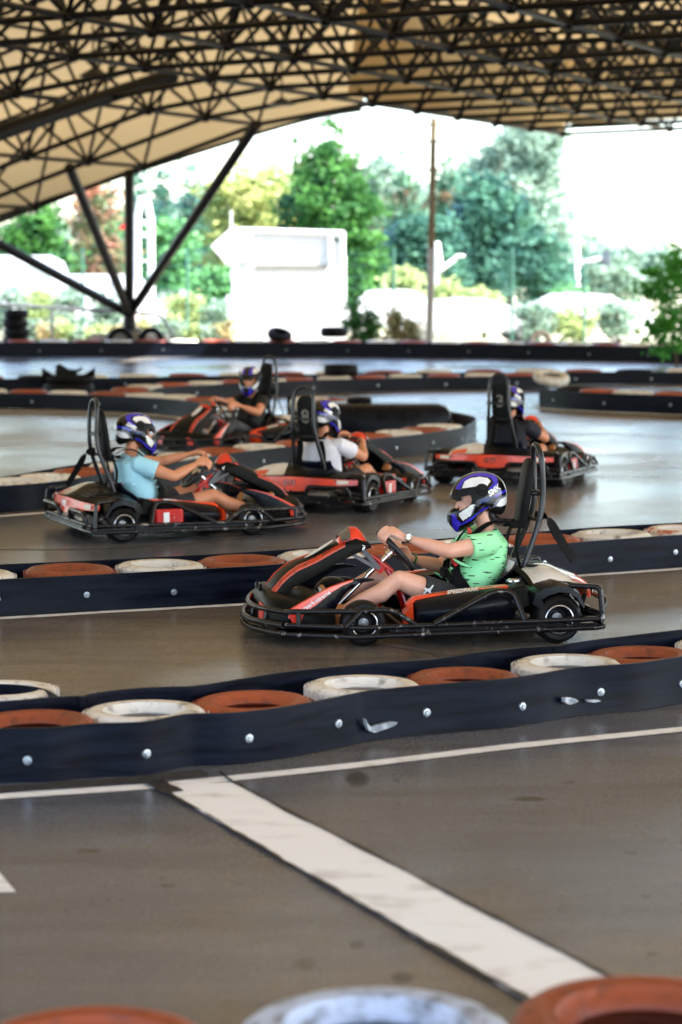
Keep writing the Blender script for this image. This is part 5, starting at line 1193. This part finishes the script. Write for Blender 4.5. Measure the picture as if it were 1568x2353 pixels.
for i, (x, t, w_) in enumerate([(812, 680, 50), (850, 705, 60), (905, 700, 50), (945, 725, 40)]):
    T(x, 790, t, 58.3, w_, 'dark' if i < 2 else 'dry', f'tall weeds right of the white trailer, {nth(i)} clump', 700, .07, name='weeds', cat='weeds', group='weeds behind the farthest barrier')
for i in range(13):
    x = 75+i*37; T(x, 790, 735+random.randint(-12, 10), 59.5, 60, random.choice(['dry', 'dry', 'pale', 'lime']), f'dry weeds behind the hand rail, {nth(i)} clump', 500, .07, name='weeds', cat='weeds', group='weeds behind the farthest barrier')
for i, (x, t, wd_, k) in enumerate([(120, 500, 260, 'pale'), (260, 470, 240, 'mid'), (420, 450, 260, 'pale'), (560, 470, 280, 'blue'), (880, 420, 220, 'blue'), (1000, 400, 260, 'pale'), (1120, 430, 260, 'blue'), (1240, 440, 240, 'pale'), (1330, 520, 200, 'pale')]):  # back row: the pale entries carry the haze in their leaf colour
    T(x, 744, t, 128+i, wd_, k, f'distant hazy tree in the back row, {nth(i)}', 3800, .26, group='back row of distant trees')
# leafy shrub at the right edge, in front of the farthest barrier
q = atY(1535, 800, 51.0); e = empty('leafy_shrub', 'fresh green leafy shrub at the right edge hanging over the farthest barrier', 'shrub', (q.x, 51.0, 0))
m = MB(); sh = lambda x, y: V(atY(x, y, 51).x-q.x, 0, atY(x, y, 51).z)
foliage(m, [(sh(1512, 648), (.34, .3, .26)), (sh(1560, 640), (.35, .35, .4)), (sh(1478, 665), (.2, .2, .14)), (sh(1545, 700), (.35, .3, .25)), (sh(1508, 740), (.32, .3, .25)), (sh(1565, 755), (.35, .3, .35)), (sh(1530, 795), (.34, .3, .2)), (sh(1560, 600), (.2, .2, .3))], 1350, .10)
obj('leaves', m, LG['fresh'], e, smooth=0)
m = MB()
for x, y in ((1512, 640), (1560, 600), (1480, 665), (1510, 740), (1568, 700)): m.tube([V(.2, 0, 0), sh(1560, 780).lerp(sh(x, y), .4)+V(.05, 0, 0), sh(x, y)], [.014, .009, .004], 6)
obj('stems', m, BARK, e)

# white trailer
Yt = 66; c = atY(668, 700, Yt); e = empty('white_trailer', 'big white box trailer seen from its end, open framework across its top', 'trailer', (c.x, Yt, 0))
def tp_(x, y): q = atY(x, y, Yt); return V(q.x-c.x, 0, q.z)
WP = mat('trailer_white', (.62, .62, .64), .5, c2=(.56, .56, .57), scale=2)
m = MB(); m.slab([tp_(540, 800), tp_(540, 560), tp_(552, 545), tp_(578, 540), tp_(598, 556-18), tp_(758, 562-18), tp_(780, 560), tp_(796, 592), tp_(797, 800)], (0, 3.2, 0)); obj('body', m, WP, e, smooth=0, bev=.02)
m = MB()
for a, b_ in (((552, 530), (790, 537)), ((556, 530), (556, 600)), ((574, 530), (574, 600)), ((758, 534), (758, 600)), ((787, 537), (787, 600))):
    p_, r_ = tp_(*a), tp_(*b_); m.tube([p_+V(0, -.06, 0), r_+V(0, -.06, 0)], .085, 8)
m.tube([tp_(552, 530)+V(0, 3.1, 0), tp_(790, 537)+V(0, 3.1, 0)], .07, 6); m.tube([tp_(552, 530), tp_(552, 530)+V(0, 3.1, 0)], .07, 6); m.tube([tp_(790, 537), tp_(790, 537)+V(0, 3.1, 0)], .07, 6)
obj('top_frame', m, WP, e)
m = MB(); m.slab([tp_(576, 534)+V(0, .8, 0), tp_(756, 540)+V(0, .8, 0), tp_(756, 562)+V(0, .8, 0), tp_(576, 556)+V(0, .8, 0)], (0, .05, 0)); obj('grey_panel', m, mat('trailer_grey', (.075, .068, .08), .6, c2=(.06, .055, .066), scale=3), e, smooth=0)
m = MB(); m.box((tp_(670, 613)+V(0, -.03, 0)), (2.05, .08, .10)); obj('ledge', m, mat('trailer_ledge', (.16, .145, .13), .6, c2=(.13, .12, .11), scale=3), e, smooth=0)
m = MB()
for x in (-1.1, 1.1): m.lathe([(0, -.15), (.42, -.15), (.45, -.1), (.45, .1), (.42, .15), (0, .15)], (x, .6, .45), (1, 0, 0), 20)
obj('wheel', m, T_BK, e)
c = atY(515, 560, 65); e = empty('diamond_sign', 'white diamond-shaped board standing left of the white trailer', 'sign', (c.x, 65, 0))
def ds(x, y): q = atY(x, y, 65); return V(q.x-c.x, 0, q.z)
m = MB(); m.slab([ds(485, 565), ds(538, 517), ds(546, 524), ds(546, 600), ds(538, 612), ds(520, 606)], (0, .06, 0)); obj('board', m, WP, e, smooth=0)
m = MB(); m.tube([V(.1, .1, 0), V(.1, .1, 1.4)], .05, 8); m.box((ds(532, 566)+V(0, .1, 0)), (.06, .06, 2.0)); m.tube([V(.15, .1, 0), ds(541, 560)+V(0, .1, 0)], .05, 8); obj('post', m, WP, e)
# ladder frame
c = atY(335, 700, 70); e = empty('ladder_frame', 'tall white A-shaped metal ladder frame right of the upright column strut', 'ladder', (c.x, 70, 0))
def lf(x, y): q = atY(x, y, 70); return V(q.x-c.x, 0, q.z)
m = MB(); m.tube([V(lf(316, 700).x, 0, 0), lf(316, 500), lf(324, 455), lf(336, 455), lf(347, 505), V(lf(349, 700).x, 0, 0)], .10, 8); obj('rail', m, WHITEM, e)
m = MB()
for y in (512, 540, 600, 650):
    m = MB(); m.tube([lf(316, y), lf(347, y)], .08 if y < 550 else .03, 6); obj('rung', m, WHITEM, e)
# small red flag
c = atY(290, 515, 69); e = empty('red_flag', 'small red pennant beside the upright column strut', 'flag', (c.x, 69, 0)); m = MB(); m.slab([V(-.2, 0, c.z-.12), V(.08, 0, c.z-.2), V(.08, 0, c.z+.2)], (0, .02, 0)); obj('cloth', m, mat('flag_red', (.7, .01, .01), .6, c2=(.6, .01, .01), scale=5), e, smooth=0)
m = MB(); m.tube([V(.1, 0, 0), V(.1, 0, c.z+.25)], .025, 6); obj('staff', m, WHITEM, e)
# hand rail
c = atY(200, 700, 57.8); e = empty('hand_rail', 'pale grey hand rail from the left edge bending down past the column foot', 'railing', (c.x, 57.8, 0))
def hr(x, y): q = atY(x, y, 57.8); return V(q.x-c.x, 0, q.z)
m = MB(); m.tube(fillet([hr(-150, 688), hr(0, 700), hr(290, 717), hr(372, 724), hr(398, 775), V(hr(404, 790).x, 0, 0)], .25), .045, 10); obj('rail', m, GRST, e)
m = MB()
for x in (-60, 120, 300): m.tube([V(hr(x, 700).x, 0, 0), hr(x, 700+ (x/290)*17)], .035, 8)
obj('post', m, GRST, e)
# fence
e = empty('wire_fence', 'green-posted wire mesh fence running behind the farthest barrier', 'fence', (0, 63, 0))
m = MB(); posts = [-40, 190, 430, 905, 1178, 1345, 1600]
for x in posts:
    q = atY(x, 575, 63); pm = MB(); pm.tube([V(q.x, 0, 0), V(q.x, 0, q.z)], .04, 6); pm.lathe([(.045, 0), (.045, .03), (0, .06)], (q.x, 0, q.z), (0, 0, 1), 8); obj('post', pm, mat('fence_green', (.03, .12, .09), .5, c2=(.04, .14, .10), scale=5), e)
x0, x1, zt = atY(-60, 600, 63).x, atY(1620, 600, 63).x, atY(0, 585, 63).z
for i in range(9): m.tube([V(x0, 0, .1+i*(zt-.1)/8), V(x1, 0, .1+i*(zt-.1)/8)], .004, 3, cap=False)
xx = x0
while xx < x1: m.tube([V(xx, 0, .1), V(xx, 0, zt)], .0025, 3, cap=False); xx += .22
obj('wire_mesh', m, mat('fence_wire', (.05, .16, .13), .5, c2=(.06, .18, .14), scale=5), e, smooth=0)
# street lamp and traffic signal
c = atY(1003, 700, 74); e = empty('street_lamp', 'white street lamp with a slanting arm just right of the tall slim pole', 'street lamp', (c.x, 74, 0))
def sl(x, y, Y=74): q = atY(x, y, Y); return V(q.x-c.x, 0, q.z)
m = MB(); m.tube([V(0, 0, 0), sl(1002, 560)], .08, 8); m.tube([sl(1003, 628), sl(1050, 592)], .07, 8); m.tube([sl(1008, 620), sl(1003, 556)], [.16, .1], 8); obj('mast', m, WHITEM, e)
m = MB(); m.ell(sl(1057, 588), (.17, .12, .05), 8); obj('lamp_head', m, WHITEM, e)
c = atY(1325, 700, 90); e = empty('traffic_signal', 'tall pale signal mast with a side arm and a dark signal head at right', 'traffic light', (c.x, 90, 0))
m = MB(); m.tube([V(0, 0, 0), sl(1325, 330, 90)], .12, 8); m.tube([sl(1325, 605, 90), sl(1390, 592, 90)], .07, 8); obj('mast', m, WHITEM, e)
m = MB(); m.box(sl(1394, 594, 90), (.28, .25, .62)); obj('signal_head', m, mat('signal_grey', (.05, .06, .08), .5, c2=(.07, .08, .1), scale=4), e, smooth=0, bev=.03)
# parked vehicles
def vehicle(px, Y, L, H, label, van=False, flip=1, name='parked_car', cat='car'):
    c = atY(px, 700, Y); e = empty(name, label, cat, (c.x, Y, 0), 0, 'vehicles parked beyond the fence')
    h = L/2
    if van: prof = [(-h, .35), (-h, 1.0), (-h*.97, H*.93), (-h*.9, H), (h*.45, H), (h*.62, H*.92), (h*.80, 1.15), (h*.97, .98), (h, .7), (h, .35)]; win = [[(-h*.86, 1.15), (-h*.86, H*.84), (-h*.30, H*.86), (-h*.30, 1.15)], [(-h*.24, 1.15), (-h*.24, H*.86), (h*.12, H*.86), (h*.12, 1.15)], [(h*.18, 1.15), (h*.18, H*.86), (h*.44, H*.85), (h*.66, 1.15)]]
    else: prof = [(-h, .4), (-h, .85), (-h*.93, .98), (-h*.72, 1.0), (-h*.5, H*.96), (-h*.2, H), (h*.15, H*.985), (h*.5, 1.0), (h*.92, .86), (h, .66), (h, .35)]; win = [[(-h*.64, 1.0), (-h*.46, H*.9), (-h*.12, H*.93), (-h*.12, .98)], [(-h*.08, .98), (-h*.08, H*.93), (h*.12, H*.92), (h*.40, 1.0)]]
    m = MB(); w2 = .88; rs = []
    for y, sx, dz in ((-w2, .97, 0), (-w2*.98, 1, 0), (w2*.98, 1, 0), (w2, .97, 0)): rs.append([V(x*flip*sx, y*(1 if z < 1.02 else .86), z) for x, z in prof])
    m.rings(rs); obj('body', m, mat('white_car_paint', (.60, .61, .63), .35, c2=(.54, .56, .58), scale=2, coat=.4), e, smooth=30)
    for w_ in win:
        for s in (-1, 1):
            m = MB(); m.slab([V(x*flip, s*(w2*(.99 if z < 1.02 else .872)), z) for x, z in w_], (0, .01*s, 0)); obj('window', m, mat('car_glass', (.34, .40, .40), .1, c2=(.4, .44, .43), scale=3), e, smooth=0)
    for x in (-h*.62, h*.62):
        for s in (-1, 1):
            m = MB(); m.lathe([(0, .1), (.19, .1), (.21, .08), (.31, .09), (.33, .05), (.33, -.08), (0, -.08)], (x, s*w2*.95, .33), (0, s, 0), 20); obj('wheel', m, mat('dusty_wheel', (.28, .27, .26), .7, c2=(.2, .2, .2), scale=6), e)
    for z, x in ((.7, h), (.75, -h)):
        m = MB()
        for s in (-1, 1): m.box((x*flip*.99, s*.65, z), (.05, .3, .14))
        obj('headlight' if x > 0 else 'tail_light', m, GLASS if x > 0 else REDP, e, smooth=0)
    return e
vehicle(40, 74, 4.6, 2.55, 'white van at the left edge behind the hand rail, under the leftmost raking strut', True, 1, 'parked_van', 'van')
vehicle(150, 70, 4.4, 1.75, 'white van between the left strut and the column foot', True, -1, 'parked_van', 'van')
vehicle(235, 76, 4.2, 1.95, 'white van just left of the column foot, partly hidden by the struts', True, 1, 'parked_van', 'van')
vehicle(440, 78, 4.2, 1.45, 'white car left of the white trailer', False, 1)
vehicle(1090, 66, 4.9, 1.30, 'white car with a long side window right of the tall slim pole', False, 1)
vehicle(1300, 68, 5.0, 1.42, 'white car behind the small pinkish tyre at right', False, -1)
vehicle(925, 72, 4.4, 1.5, 'white car left of the tall slim pole behind the weeds', False, 1)
